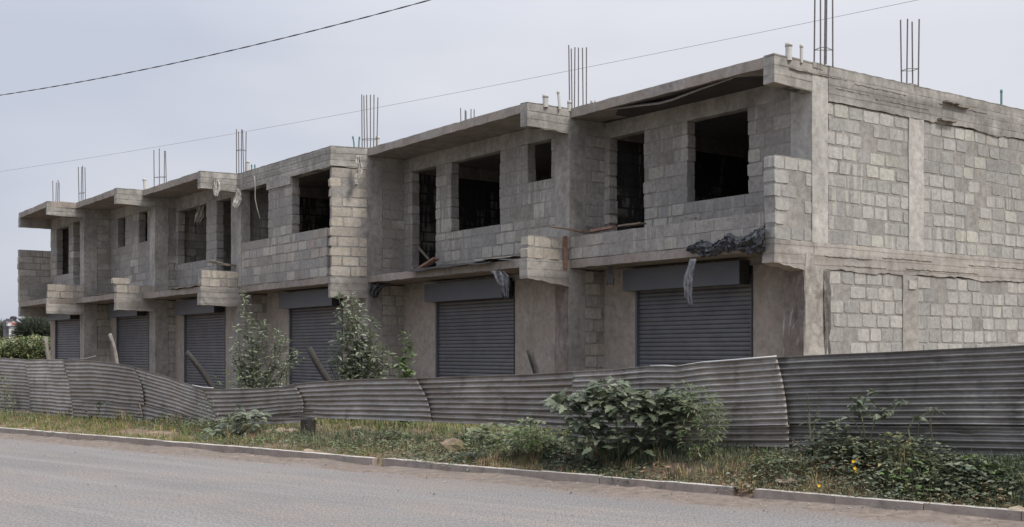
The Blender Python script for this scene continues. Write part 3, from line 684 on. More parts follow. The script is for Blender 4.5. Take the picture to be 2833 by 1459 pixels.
edge_sheet(1, 1245, 1042, -.5, .16, .05, .05, M['darkboard'], 'dark warped sheet lying over the slab edge above the second shutter')
edge_sheet(1, 1292, 1200, -.4, .12, .085, .02, M['post'], 'pale tin sheet overlapping the dark sheet above the second shutter')
edge_sheet(3, 505, 430, -.4, .06, .03, .02, M['wood'], 'thin board along the slab edge of the fourth bay')
def plank(label, a, b_, w=.1, t=.025, mat=None, name='plank', roll=0.0, group=None):
    a, b_ = Vector(a), Vector(b_); dz = (b_ - a).normalized(); sx_ = dz.cross(Vector((0, 0, 1))).normalized() if abs(dz.z) < .95 else Vector((.5945, -.8041, 0)).cross(Vector((0, 0, 1))).normalized()
    up_ = sx_.cross(dz); sx2 = sx_ * math.cos(roll) + up_ * math.sin(roll); up2 = up_ * math.cos(roll) - sx_ * math.sin(roll)
    m_ = MB(); vs = []
    n_ = 6
    for i in range(n_ + 1):
        p = a.lerp(b_, i / n_) + up2 * jit(.004)
        for (x, y) in ((-w / 2, -t / 2), (w / 2, -t / 2), (w / 2, t / 2), (-w / 2, t / 2)): vs.append(p + sx2 * x + up2 * y)
    fs = [(i * 4 + k, i * 4 + (k + 1) % 4, i * 4 + 4 + (k + 1) % 4, i * 4 + 4 + k) for i in range(n_) for k in range(4)] + [(3, 2, 1, 0), tuple(n_ * 4 + k for k in range(4))]
    m_.add(vs, fs); return tag(m_.build(name, mat or M['wood']), label, 'plank', group or 'loose planks on the balconies')
def dp(x, y, D): return pix(x * 1.0998, y * 1.0998, D)
plank('upright reddish plank closing the left end of the nearest balcony parapet', dp(1422, 676, A[1].y - .12), dp(1422, 594, A[1].y - .12), .09, .03, M['wood_red'])
plank('thin grey plank poking out over the low stub wall of the second bay', dp(1384, 570, 23.15), dp(1500, 586, 23.5), .09, .02)
plank('long plank resting flat on the nearest parapet beside the stub wall', dp(1412, 573, 23.1), dp(1478, 588, 23.4), .08, .02)
plank('short reddish plank lying on the nearest balcony floor near the doorway', dp(1490, 581, 23.2), dp(1545, 572, 22.7), .12, .05, M['wood_red'])
plank('loose board end lying at the doorway of the nearest balcony', dp(1562, 569, 22.6), dp(1618, 562, 22.2), .2, .03)
plank('pale board offcut on top of the parapet below the nearest window', dp(1718, 548, 21.1), dp(1750, 550, 20.9), .1, .03, M['post'])
plank('reddish timber propped in the doorway of the second bay', dp(1045, 683, 27.8), dp(1098, 650, 27.0), .16, .05, M['wood_red'])
plank('thin stick leaning inside the doorway of the second bay', dp(1052, 622, 28.4), dp(1078, 652, 27.8), .05, .03)
plank('stack of grey boards lying at the doorway of the fourth bay', dp(530, 660, 32.6), dp(585, 668, 32.1), .25, .05)
plank('pale board sticking out of the fourth bay over its brick stub', dp(528, 655, 32.5), dp(560, 662, 32.2), .12, .025, M['post'])
plank('narrow board lying on the slab edge of the fifth bay', dp(236, 744, 37.2), dp(292, 736, 36.4), .15, .02)
plank('short tilted board end on the slab edge of the fifth bay', dp(270, 741, 36.8), dp(325, 727, 36.0), .1, .02)
o = MB(); block_wall(o, C[4] + V2(-.03, -.02), (A[4] - C[4]).normalized(), n2, -.05, .42, ZS[4] + .255, ZS[4] + .46, T=.2, pal=TAN, L=.6, h=.21)
tag(o.build('loose_block', BM), 'loose tan stone block set on the stub of the fifth bay', 'stone block')
# hanging patch of masonry and cable
cb = MB(); cb.tube([dp(640, 443, 31.0), dp(642, 470, 31.0), dp(642, 500, 31.0), dp(647, 525, 30.9), dp(655, 551, 30.8)], .016, 6)
tag(cb.build('hanging_conduit', M['conduit'], None, True), 'pale bent conduit hanging in front of the left window of the enclosed bay', 'pipe')

# ------------------------------------------------------------------ corrugated iron fence
def fD(x): return 1 / (.0362 + 1.652e-5 * x)
fen = thing('corrugated_fence', tuple(ground_at(1400, fD(1400))), 'sagging fence of overlapping corrugated iron sheets between verge and building', 'fence')
def lerp_poly(pts, f):
    n = len(pts) - 1; t = f * n; i = min(int(t), n - 1); g_ = t - i; return (pts[i][0] + (pts[i + 1][0] - pts[i][0]) * g_, pts[i][1] + (pts[i + 1][1] - pts[i][1]) * g_)
def sheet(top, bot, off=0.0, ncor=None, mat='iron', left=None, right=None, amp=.0175, nu=40, lean=0.0):
    """corrugations run along the length; top/bot = pixel polylines left to right; left/right = x bulge of the ends"""
    m_ = MB(); v0 = lerp_poly(top, .5)[1]; v1 = lerp_poly(bot, .5)[1]; xm = lerp_poly(top, .5)[0]
    hgt = (v1 - v0) / F * fD(xm); nc = ncor or max(3, round(hgt / .078)); per = 8; nv = nc * per; vs = []
    sd_ = R.uniform(0, 50)
    for i in range(nu + 1):
        u = i / nu; ta = lerp_poly(top, u); ba = lerp_poly(bot, u)
        for j in range(nv + 1):
            v = j / nv; x = ta[0] + (ba[0] - ta[0]) * v; y = ta[1] + (ba[1] - ta[1]) * v
            bul = 0
            if left: bul += left * math.sin(math.pi * v) * (1 - u)
            if right: bul += right * math.sin(math.pi * v) * u
            x += bul; D = fD(x) + off + lean * (1 - v) + .05 * mn.noise(Vector((u * 3 + sd_, v * 1.5, 0))) + .012 * mn.noise(Vector((u * 11, v * 3, sd_)))
            D -= amp * math.cos(2 * math.pi * nc * v) * 1.35
            y += 1.2 * mn.noise(Vector((u * 5, sd_, 1))); D += .02 * max(0, mn.noise(Vector((u * 16 + sd_, v * 5, 3))) - .25) * 3
            vs.append(pix(x, y, D))
    k = nv + 1
    m_.add(vs, [(i * k + j, i * k + j + 1, (i + 1) * k + j + 1, (i + 1) * k + j) for i in range(nu) for j in range(nv)])
    o = m_.build('iron_sheet', M[mat], fen, True); o.modifiers.new('t', 'SOLIDIFY').thickness = .0012
    return o
sheet([(-260, 975), (-100, 984), (0, 989), (70, 995)], [(-260, 1110), (-100, 1126), (0, 1133), (84, 1140)], .02, right=6)
sheet([(66, 996), (120, 994), (174, 994)], [(78, 1144), (140, 1150), (201, 1156)], -.02, mat='iron_pale', right=6, left=8)
sheet([(172, 998), (248, 998), (323, 1005), (368, 1014)], [(196, 1104), (290, 1108), (398, 1120)], -.06, mat='iron_brown', right=8, left=4)
sheet([(196, 1100), (290, 1106), (384, 1117)], [(204, 1160), (300, 1166), (402, 1172)], .0)
sheet([(356, 1012), (460, 1042), (566, 1077)], [(388, 1112), (490, 1140), (601, 1176)], -.02, right=6, left=10, nu=50)
sheet([(384, 1104), (450, 1124), (550, 1155)], [(400, 1170), (470, 1180), (560, 1186)], .04)
sheet([(560, 1078), (660, 1076), (738, 1073), (815, 1068)], [(600, 1160), (680, 1156), (760, 1146), (838, 1140)], -.09, mat='iron_brown', right=10, ncor=7)
sheet([(640, 1130), (760, 1134), (866, 1136)], [(650, 1172), (760, 1174), (866, 1166)], -.02)
sheet([(784, 1067), (854, 1057), (950, 1051), (1050, 1048), (1150, 1046)], [(802, 1150), (900, 1157), (980, 1160), (1080, 1164), (1194, 1168)], -.03, right=10, nu=60, ncor=8)
sheet([(1146, 1047), (1300, 1041), (1450, 1036), (1586, 1028)], [(1190, 1168), (1300, 1173), (1450, 1180), (1586, 1190)], .02, mat='iron_brown', left=8, nu=60, ncor=9)
sheet([(1583, 1029), (1700, 1022), (1790, 1013), (1868, 1013), (1940, 1003), (2040, 996), (2148, 987)], [(1583, 1180), (1790, 1184), (1990, 1180), (2180, 1176)], -.03, mat='iron_pale', right=6, nu=70, ncor=11)
sheet([(1583, 1168), (1790, 1170), (1990, 1166), (2183, 1162)], [(1583, 1235), (1790, 1246), (1990, 1252), (2183, 1254)], .02, nu=50)
sheet([(2140, 989), (2400, 976), (2620, 966), (2833, 955), (3100, 940)], [(2176, 1172), (2400, 1173), (2620, 1174), (2833, 1175), (3100, 1176)], .03, mat='iron_dark', nu=80, ncor=11)
sheet([(2178, 1162), (2400, 1163), (2620, 1164), (2833, 1164), (3100, 1166)], [(2180, 1262), (2400, 1268), (2620, 1274), (2833, 1280), (3100, 1290)], .075, mat='iron_dark', nu=80, ncor=6)
sheet([(3090, 941), (3400, 930), (3800, 922)], [(3090, 1177), (3400, 1180), (3800, 1184)], .0, nu=50, ncor=11)
sheet([(3080, 1166), (3400, 1170), (3800, 1174)], [(3090, 1300), (3400, 1320), (3800, 1345)], .05, nu=50, ncor=6)
# folded pale rim along part of the top edge
for pts in ([(532, 1066), (545, 1069), (560, 1072), (590, 1074)], [(1800, 1013), (1840, 1012), (1872, 1015), (1905, 1009), (1945, 1003), (2045, 995), (2148, 986.5)], [(640, 1077), (730, 1076), (780, 1071)]):
    t = MB(); t.tube([pix(x, y, fD(x) - .05) for x, y in pts], .012, 6); t.build('folded_rim', M['white_metal'], fen, True)
t = MB(); t.tube([pix(x, y, fD(x) + .08) for x, y in ((190, 994), (215, 995), (240, 992), (264, 986))], .012, 6); t.build('folded_rim', M['iron'], fen, True)
# posts behind the fence
def wpost(label, pts, D, r, mat):
    P3 = [dp(x, y, D + i * .0) for i, (x, y) in enumerate(pts)]
    g0 = P3[-1]; dirv = (P3[-1] - P3[-2]).normalized()
    if dirv.z > -.2: dirv = Vector((0, 0, -1))
    ext = (g0.z - (gz(g0.x, g0.y) - .15)) / -dirv.z; P3.append(g0 + dirv * ext)
    m_ = MB(); m_.tube(P3, r, 9, r2=r * 1.15); o = m_.build('fence_post', mat, None, True)
    return tag(o, label, 'post', 'crooked wooden posts behind the iron fence')
wpost('pale crooked post in front of the hedge at far left', [(115, 849), (117, 868), (118, 885), (123, 905)], 29.5, .045, M['post'])
wpost('bent pale post standing left of the second shutter from the left', [(276, 840), (284, 862), (290, 886), (294, 912)], 27.0, .04, M['post'])
wpost('dark post leaning left in front of the third shutter from the left', [(470, 886), (490, 910), (512, 940), (535, 975)], 24.5, .055, M['post_dark'])
wpost('thick dark post leaning left between the two tall leafy shrubs', [(777, 876), (792, 903), (808, 930), (826, 957)], 21.5, .062, M['post_dark'])
wpost('short dark post leaning against plaster right of the fourth shutter', [(1331, 880), (1338, 903), (1346, 928), (1351, 945)], 18.6, .048, M['post_dark'])

# ------------------------------------------------------------------ plants
GRN = [(.16, .185, .10), (.19, .21, .115), (.13, .155, .08), (.23, .25, .155)]
DGR = [(.090, .112, .070), (.11, .135, .082), (.072, .092, .056), (.14, .165, .108)]
LGR = [(.13, .20, .06), (.16, .22, .08), (.11, .17, .055)]
DST = [(.16, .185, .125), (.19, .215, .145), (.13, .155, .10), (.225, .245, .175), (.105, .13, .085)]
YEL = [(.30, .265, .11), (.35, .29, .125), (.23, .235, .085), (.39, .32, .17), (.20, .22, .08)]
BRN = [(.29, .205, .125), (.24, .165, .10), (.36, .26, .16), (.19, .135, .09)]
PAL_S = [(.24, .275, .19), (.29, .32, .23), (.20, .235, .15), (.34, .37, .28), (.15, .18, .11)]
SHAPES = {
 'ovate': [(0, 0), (.28, .16), (.5, .26), (.75, .2), (1, 0)],
 'lance': [(0, 0), (.28, .12), (.58, .165), (.82, .1), (1, 0)],
 'narrow': [(0, 0), (.3, .07), (.6, .08), (1, 0)],
 'round': [(0, 0), (.15, .25), (.5, .42), (.85, .28), (1, 0)],
 'lobed': [(0, 0), (.02, .30), (.22, .24), (.30, .52), (.44, .26), (.62, .40), (.68, .17), (.84, .17), (1, 0)],
}
def leaf(mb, p, dirv, size, kind, col, droop=.3, upv=None):
    dirv = dirv.normalized(); up_ = upv or Vector((jit(.5), jit(.5), 1)); side = dirv.cross(up_)
    if side.length < .05: side = Vector((1, 0, 0))
    side.normalize(); nn_ = side.cross(dirv).normalized(); sh_ = SHAPES[kind]; L_ = []; Rr = []; Cc = []
    for (x, w) in sh_:
        c_ = p + dirv * (x * size) - nn_ * (droop * x * x * size)
        Cc.append(c_); L_.append(c_ + side * w * size + nn_ * (.22 * w * size)); Rr.append(c_ - side * w * size + nn_ * (.22 * w * size))
    n_ = len(sh_); vs = Cc + L_[1:-1] + Rr[1:-1]; fs = []
    lo, ro = n_, n_ + n_ - 2
    for i in range(n_ - 1):
        a, b_ = i, i + 1
        l0 = lo + i - 1; l1 = lo + i; r0 = ro + i - 1; r1 = ro + i
        if i == 0: fs += [(a, b_, l1), (a, r1, b_)]
        elif i == n_ - 2: fs += [(a, b_, l0), (a, r0, b_)]
        else: fs += [(a, b_, l1, l0), (a, r0, r1, b_)]
    mb.add(vs, fs, 0, col)
def vcol(pal, a=.15):
    c = R.choice(pal); f = R.uniform(1 - a, 1 + a); return tuple(x * f for x in c)
def rdir(up=0.0):
    a = R.uniform(0, 2 * math.pi); return Vector((math.cos(a), math.sin(a), up + jit(.3)))
def shrub(name, label, cat, stems, D, lsize, kind='ovate', pal=None, gap=.045, depth=.25, rs=.010, twig=.16, group=None, lpn=2):
    pal = pal or PAL_S
    """stems = display-pixel polylines top->base; leaves set along twigs growing from every stem"""
    base = dp(*stems[0][-1], D); base.z = gz(base.x, base.y)
    root = thing(name, tuple(base), label, cat, group); fo = MB(); st = MB()
    for pl in stems:
        o0, o1 = jit(depth), jit(depth * .4)
        pts = [dp(x, y, D) for x, y in pl]; n_ = len(pts)
        pts = [p + Vector((0, 1, 0)) * (o0 + (o1 - o0) * i / (n_ - 1)) for i, p in enumerate(pts)]
        if pts[-1].z > base.z: pts.append(Vector((pts[-1].x * .6 + base.x * .4, pts[-1].y, base.z - .03)))
        st.tube(pts, rs * .4, 5, r2=rs)
        for i in range(len(pts) - 1):
            a, b_ = pts[i], pts[i + 1]; L_ = (b_ - a).length; q = 0
            while q < L_:
                p = a.lerp(b_, q / L_); frac = (i + q / L_) / (len(pts) - 1)
                tl = twig * (.15 + .85 * frac) * R.uniform(.4, 1.2); tdv = rdir(.25); e = p + tdv.normalized() * tl
                if tl > .07: st.tube([p, e], rs * .2, 3, caps=False)
                for _ in range(lpn):
                    pp = p.lerp(e, R.uniform(.3, 1)); leaf(fo, pp, (tdv * .7 + rdir(.1) * .7), lsize * R.uniform(.65, 1.15), kind, vcol(pal), R.uniform(.1, .5))
                q += gap * R.uniform(.6, 1.4)
        for _ in range(4): leaf(fo, pts[0], rdir(1.0), lsize * .7, kind, vcol(pal))
    st.build('stem', M['stemm'], root, True); fo.build('foliage', M['leaf'], root); return root
shrub('leafy_shrub', 'slender leafy shrub with a thin top in front of the fourth bay column', 'shrub',
      [[(612, 735), (618, 790), (622, 850), (628, 910), (640, 975)], [(625, 800), (632, 860), (640, 930)], [(600, 825), (606, 880), (625, 950)], [(668, 822), (660, 870), (645, 930), (640, 975)], [(700, 832), (694, 880), (670, 940)],
       [(655, 808), (648, 850), (636, 900)], [(575, 885), (592, 915), (620, 960)], [(715, 858), (700, 905), (675, 960)], [(590, 880), (605, 930), (620, 965)], [(690, 930), (680, 955), (668, 975)], [(720, 920), (705, 950), (690, 975)], [(640, 870), (644, 920), (646, 970)], [(738, 880), (722, 920), (700, 975)], [(728, 905), (712, 940), (692, 975)], [(583, 905), (600, 935), (620, 970)], [(712, 845), (700, 880), (682, 930), (665, 975)], [(604, 905), (612, 945), (622, 975)]],
      23.0, .125, 'lance', PAL_S, gap=.034, twig=.24, lpn=3)
shrub('leafy_shrub', 'dense tall leafy shrub beneath the corner of the enclosed brick bay', 'shrub',
      [[(884, 742), (888, 800), (896, 870), (900, 950)], [(856, 740), (862, 790), (872, 850), (890, 940)], [(905, 770), (910, 840), (908, 920)], [(935, 810), (932, 870), (920, 940)], [(866, 800), (868, 860), (880, 930)], [(880, 790), (884, 860), (890, 940)],
       [(846, 850), (858, 900), (880, 950)], [(960, 868), (950, 910), (930, 955)], [(898, 800), (905, 870), (912, 950)], [(975, 890), (965, 925), (945, 955)], [(925, 850), (925, 900), (922, 955)], [(840, 890), (850, 920), (865, 955)], [(945, 900), (940, 930), (935, 955)], [(880, 880), (878, 915), (876, 955)]],
      22.0, .150, 'lance', PAL_S, gap=.032, twig=.26, lpn=3)
shrub('leafy_shrub', 'faint thin-leaved shrub left of the dense tall shrub', 'shrub', [[(818, 885), (830, 915), (845, 955)], [(835, 870), (842, 910), (850, 955)], [(855, 860), (856, 910), (860, 955)]], 22.6, .11, 'narrow', DGR, gap=.03, twig=.2)
shrub('broadleaf_plant', 'small upright plant with large pale leaves right of the dense tall shrub', 'plant', [[(1020, 842), (1022, 880), (1023, 915), (1022, 955)], [(1006, 905), (1012, 930), (1018, 955)], [(1034, 900), (1030, 930), (1026, 955)]], 19.6, .17, 'ovate', [(.17, .21, .12), (.15, .20, .09), (.13, .22, .06)], gap=.055, twig=.05, lpn=2, depth=.08)
shrub('weed', 'yellow-green flowering weed peeping over the fence left of the slender shrub', 'plant', [[(565, 935), (570, 955), (575, 985)], [(545, 948), (552, 965), (556, 990)], [(590, 952), (592, 970), (595, 990)]], 21.9, .07, 'ovate', LGR, gap=.04, twig=.12)
shrub('thin_stem_plant', 'leaning bare branch between the slender shrub and the fifth shutter', 'plant', [[(745, 908), (720, 925), (705, 955)], [(752, 890), (735, 905), (715, 950)], [(770, 903), (745, 915), (720, 950)]], 21.5, .07, 'ovate', GRN, gap=.16, twig=.08, lpn=1)

def lobed_bush(name, label, clusters, D, size, kind, pal, stems, thick=.5, flat=.2, cat='bush'):
    b0 = dp(*stems[0][-1], D); b0.z = gz(b0.x, b0.y); root = thing(name, tuple(b0), label, cat); fo = MB(); st = MB()
    for pl in stems:
        pts = [dp(x, y, D + jit(thick * .3)) for x, y in pl]
        pts[-1] = Vector((pts[-1].x, pts[-1].y, gz(pts[-1].x, pts[-1].y) - .03)); st.tube(pts, .004 * size / .1, 5, r2=.008 * size / .1)
    for (cx, cy, rx, ry, n_) in clusters:
        for _ in range(n_):
            a = R.uniform(0, 6.283); q = math.sqrt(R.random()); x = cx + rx * q * math.cos(a); y = cy + ry * q * math.sin(a)
            p = dp(x, y, D + R.uniform(-thick, thick) * .5)
            if p.z < gz(p.x, p.y) + .02: continue
            out_ = Vector(((x - cx) / rx, -.6 + jit(.8), flat + .35 * (cy - y) / ry))
            leaf(fo, p, out_ + rdir(0) * .6, size * R.uniform(.6, 1.2), kind, vcol(pal, .2), R.uniform(.15, .6), Vector((jit(.35), -.25 + jit(.35), 1)))
    st.build('stem', M['stemm'], root, True); fo.build('foliage', M['leaf'], root); return root
def FDd(x): return fD(x * 1.0998)
lobed_bush('lobed_leaf_bush', 'large dusty green bush with jagged lobed leaves against the fence', [(1530, 972, 45, 16, 45), (1425, 1012, 42, 14, 60), (1480, 1008, 50, 20, 75), (1560, 1005, 112, 24, 185), (1640, 1020, 92, 26, 165), (1600, 1045, 90, 18, 80), (1480, 1055, 55, 22, 50), (1690, 1010, 50, 30, 60), (1490, 1105, 60, 30, 80), (1590, 1080, 90, 30, 45), (1610, 1115, 70, 34, 32), (1725, 1045, 35, 35, 35), (1690, 1075, 40, 22, 30), (1420, 1085, 14, 22, 10)],
           FDd(1600) - .62, .142, 'lobed', DST + DGR + DGR[:2], [[(1545, 970), (1550, 1050), (1560, 1150)], [(1430, 1015), (1480, 1070), (1540, 1150)], [(1700, 1010), (1640, 1080), (1570, 1150)], [(1620, 1000), (1600, 1070), (1560, 1150)], [(1660, 1030), (1650, 1090), (1645, 1150)]], thick=.75)
lobed_bush('feathery_weed', 'bright green feathery weed on the right of the lobed bush', [(1760, 1010, 50, 35, 260), (1790, 1060, 38, 50, 330), (1755, 1100, 50, 40, 180), (1780, 1140, 45, 25, 120), (1720, 980, 30, 20, 60)],
           FDd(1780) - .5, .075, 'narrow', GRN + LGR, [[(1775, 985), (1780, 1060), (1770, 1160)], [(1810, 1030), (1795, 1080), (1775, 1160)], [(1735, 985), (1755, 1060), (1765, 1160)]], thick=.5, cat='plant')
lobed_bush('broadleaf_plant', 'dark broadleaf plant at the collapsed fence sheet near the kerb', [(600, 1065, 45, 22, 60), (585, 1085, 40, 18, 50), (630, 1050, 35, 20, 35), (610, 1040, 20, 14, 16), (560, 1095, 35, 14, 30)],
           FDd(610) - 1.0, .16, 'ovate', DST, [[(612, 1035), (605, 1070), (600, 1105)], [(650, 1055), (620, 1080), (600, 1105)]], thick=.5, cat='plant')
lobed_bush('feathery_weed', 'pale weed with tiny white flowers beside the collapsed fence sheet', [(520, 1030, 22, 35, 60), (535, 1070, 35, 28, 110), (500, 1075, 25, 15, 40)], FDd(520) - .8, .06, 'ovate', GRN + DST, [[(515, 1010), (522, 1040), (530, 1090)], [(540, 1020), (532, 1050), (530, 1090)]], thick=.4, cat='plant')
lobed_bush('feathery_weed', 'pale green weed at the left edge of the photo against the fence', [(12, 975, 18, 28, 90), (15, 1015, 24, 25, 120)], FDd(10) - .5, .08, 'ovate', GRN, [[(10, 945), (12, 1000), (15, 1040)]], thick=.4, cat='plant')
lobed_bush('feathery_weed', 'light green weed clump left of the lobed bush', [(1330, 1075, 45, 22, 150), (1340, 1105, 55, 25, 220), (1370, 1125, 35, 22, 100), (1300, 1110, 45, 18, 90)], FDd(1330) - 1.0, .075, 'ovate', GRN + LGR, [[(1330, 1050), (1335, 1090), (1340, 1145)], [(1370, 1060), (1355, 1100), (1340, 1145)]], thick=.5, cat='plant')
lobed_bush('lobed_leaf_plant', 'low lobed-leaf plant left of the light green weed clump', [(1240, 1085, 50, 14, 60), (1210, 1095, 30, 12, 30), (1395, 1115, 25, 18, 30)], FDd(1240) - 1.3, .10, 'lobed', GRN, [[(1240, 1080), (1240, 1095), (1242, 1125)]], thick=.4, cat='plant')
def spindly(label, stems, D, clusters):
    b0 = dp(*stems[0][-1], D); b0.z = gz(b0.x, b0.y); root = thing('spindly_plant', tuple(b0), label, 'plant', 'spindly stalks before the fence'); fo = MB(); st = MB()
    for pl in stems:
        pts = [dp(x, y, D + jit(.1)) for x, y in pl]; st.tube(pts, .005, 4, r2=.009)
    for (cx, cy, r_, n_) in clusters:
        for _ in range(n_): leaf(fo, dp(cx + jit(r_), cy + jit(r_ * .5), D + jit(.12)), rdir(-.1), R.uniform(.05, .10), 'lobed', vcol(DGR, .25), .4)
    st.build('stem', M['stemm'], root); fo.build('foliage', M['leaf'], root)
spindly('dark spindly plant with drooping leaves before the dark fence sheet', [[(2185, 985), (2165, 1030), (2170, 1060), (2178, 1120)], [(2265, 1015), (2220, 1050), (2200, 1060), (2185, 1120)], [(2120, 1040), (2150, 1060), (2175, 1110)]], FDd(2180) - .35, [(2190, 985, 14, 9), (2160, 1012, 30, 24), (2170, 1030, 25, 14), (2265, 1012, 14, 8), (2230, 1035, 22, 12), (2215, 1045, 12, 6)])
spindly('thin dry stalks with few leaves right of the dark spindly plant', [[(2350, 1030), (2340, 1060), (2345, 1110)], [(2350, 1030), (2315, 1050), (2305, 1110)], [(2300, 1050), (2285, 1080), (2290, 1110)]], FDd(2330) - .35, [(2350, 1032, 12, 7), (2315, 1052, 10, 5)])
spindly('faint dry stalks at the joint of the two right fence sheets', [[(2030, 990), (2035, 1040), (2040, 1110)], [(2060, 1010), (2050, 1060), (2045, 1110)], [(2010, 1070), (2030, 1060), (2045, 1110)]], FDd(2040) - .35, [(2045, 1050, 25, 6)])
spindly('dry dark tangle against the lower fence sheet at left', [[(210, 1020), (225, 1045), (235, 1075)], [(255, 1010), (248, 1040), (240, 1075)], [(270, 1035), (250, 1055), (242, 1075)], [(195, 1040), (220, 1060), (238, 1075)]], FDd(240) - .4, [(235, 1045, 30, 16), (255, 1020, 14, 8)])

# grass and ground cover, counted by nobody: density and colour follow the verge
def kerb_depth(x): return F * (EYE - KT) / (208 + .0812 * x)
gr = MB(); wd = MB()
def blade(mb, p, h, col, w=.006, lean=.4):
    a = R.uniform(0, 6.283); dx, dy = math.cos(a), math.sin(a); l = lean * h * R.uniform(.3, 1.3); w = w * R.uniform(.7, 1.4)
    s = Vector((-dy, dx, 0)) * w
    m_ = p + Vector((dx * l * .35, dy * l * .35, h * .6)); e = p + Vector((dx * l, dy * l, h * R.uniform(.8, 1)))
    mb.add([p - s, p + s, m_ + s * .7, m_ - s * .7, e], [(0, 1, 2, 3), (3, 2, 4)], 0, col)
def vergept():
    x = R.uniform(-260, 3300); kd = kerb_depth(x); fd = fD(x); f = R.random() ** .9
    D = kd + .09 + (fd - kd - .05) * f; X = (x - CX) / F * D; return x, f, Vector((X, D, gz(X, D)))
for _ in range(34000):
    x, f, p = vergept()
    n1_ = mn.noise(Vector((p.x * 1.1, p.y * 1.1, 3))); n2_ = mn.noise(Vector((p.x * .5, p.y * .5, 9)))
    dens = .68 + 1.5 * n1_
    if x < 620: dens += .15; 
    if 150 < x < 500 and f < .5: dens -= .35
    if 850 < x < 1000 and f < .6: dens -= .3
    if R.random() > dens * .9: continue
    green = .30 + .75 * f + n2_ * .9
    if x > 2100: green += .1
    if x < 620: pal = YEL if R.random() < .55 - .2 * f else (LGR if R.random() < .6 else BRN)
    elif R.random() < green - (.22 if x < 1500 else .0) * (1.25 - f): pal = DGR if (x > 1500 or R.random() < .4) else GRN
    else: pal = BRN if R.random() < .62 else YEL
    cl = max(0, mn.noise(Vector((p.x * 2.3, p.y * 2.3, 7)))); h = R.uniform(.03, .085) * (1 + .7 * f) * (1 + 2.6 * cl * cl * 2)
    for _k in range(3): blade(gr, p + Vector((jit(.03), jit(.03), -.01)), h * R.uniform(.6, 1.3), vcol(pal, .3), .005)
# beyond the fence, seen through the gap below it
for _ in range(9000):
    x = R.uniform(560, 1700); D = fD(x) + R.uniform(.05, 4.5); X = (x - CX) / F * D; p = Vector((X, D, gz(X, D) - .01))
    blade(gr, p, R.uniform(.05, .16), vcol(LGR + YEL + GRN, .25), .007)
tag(gr.build('grass', M['leaf']), None, None, None, 'stuff'); 
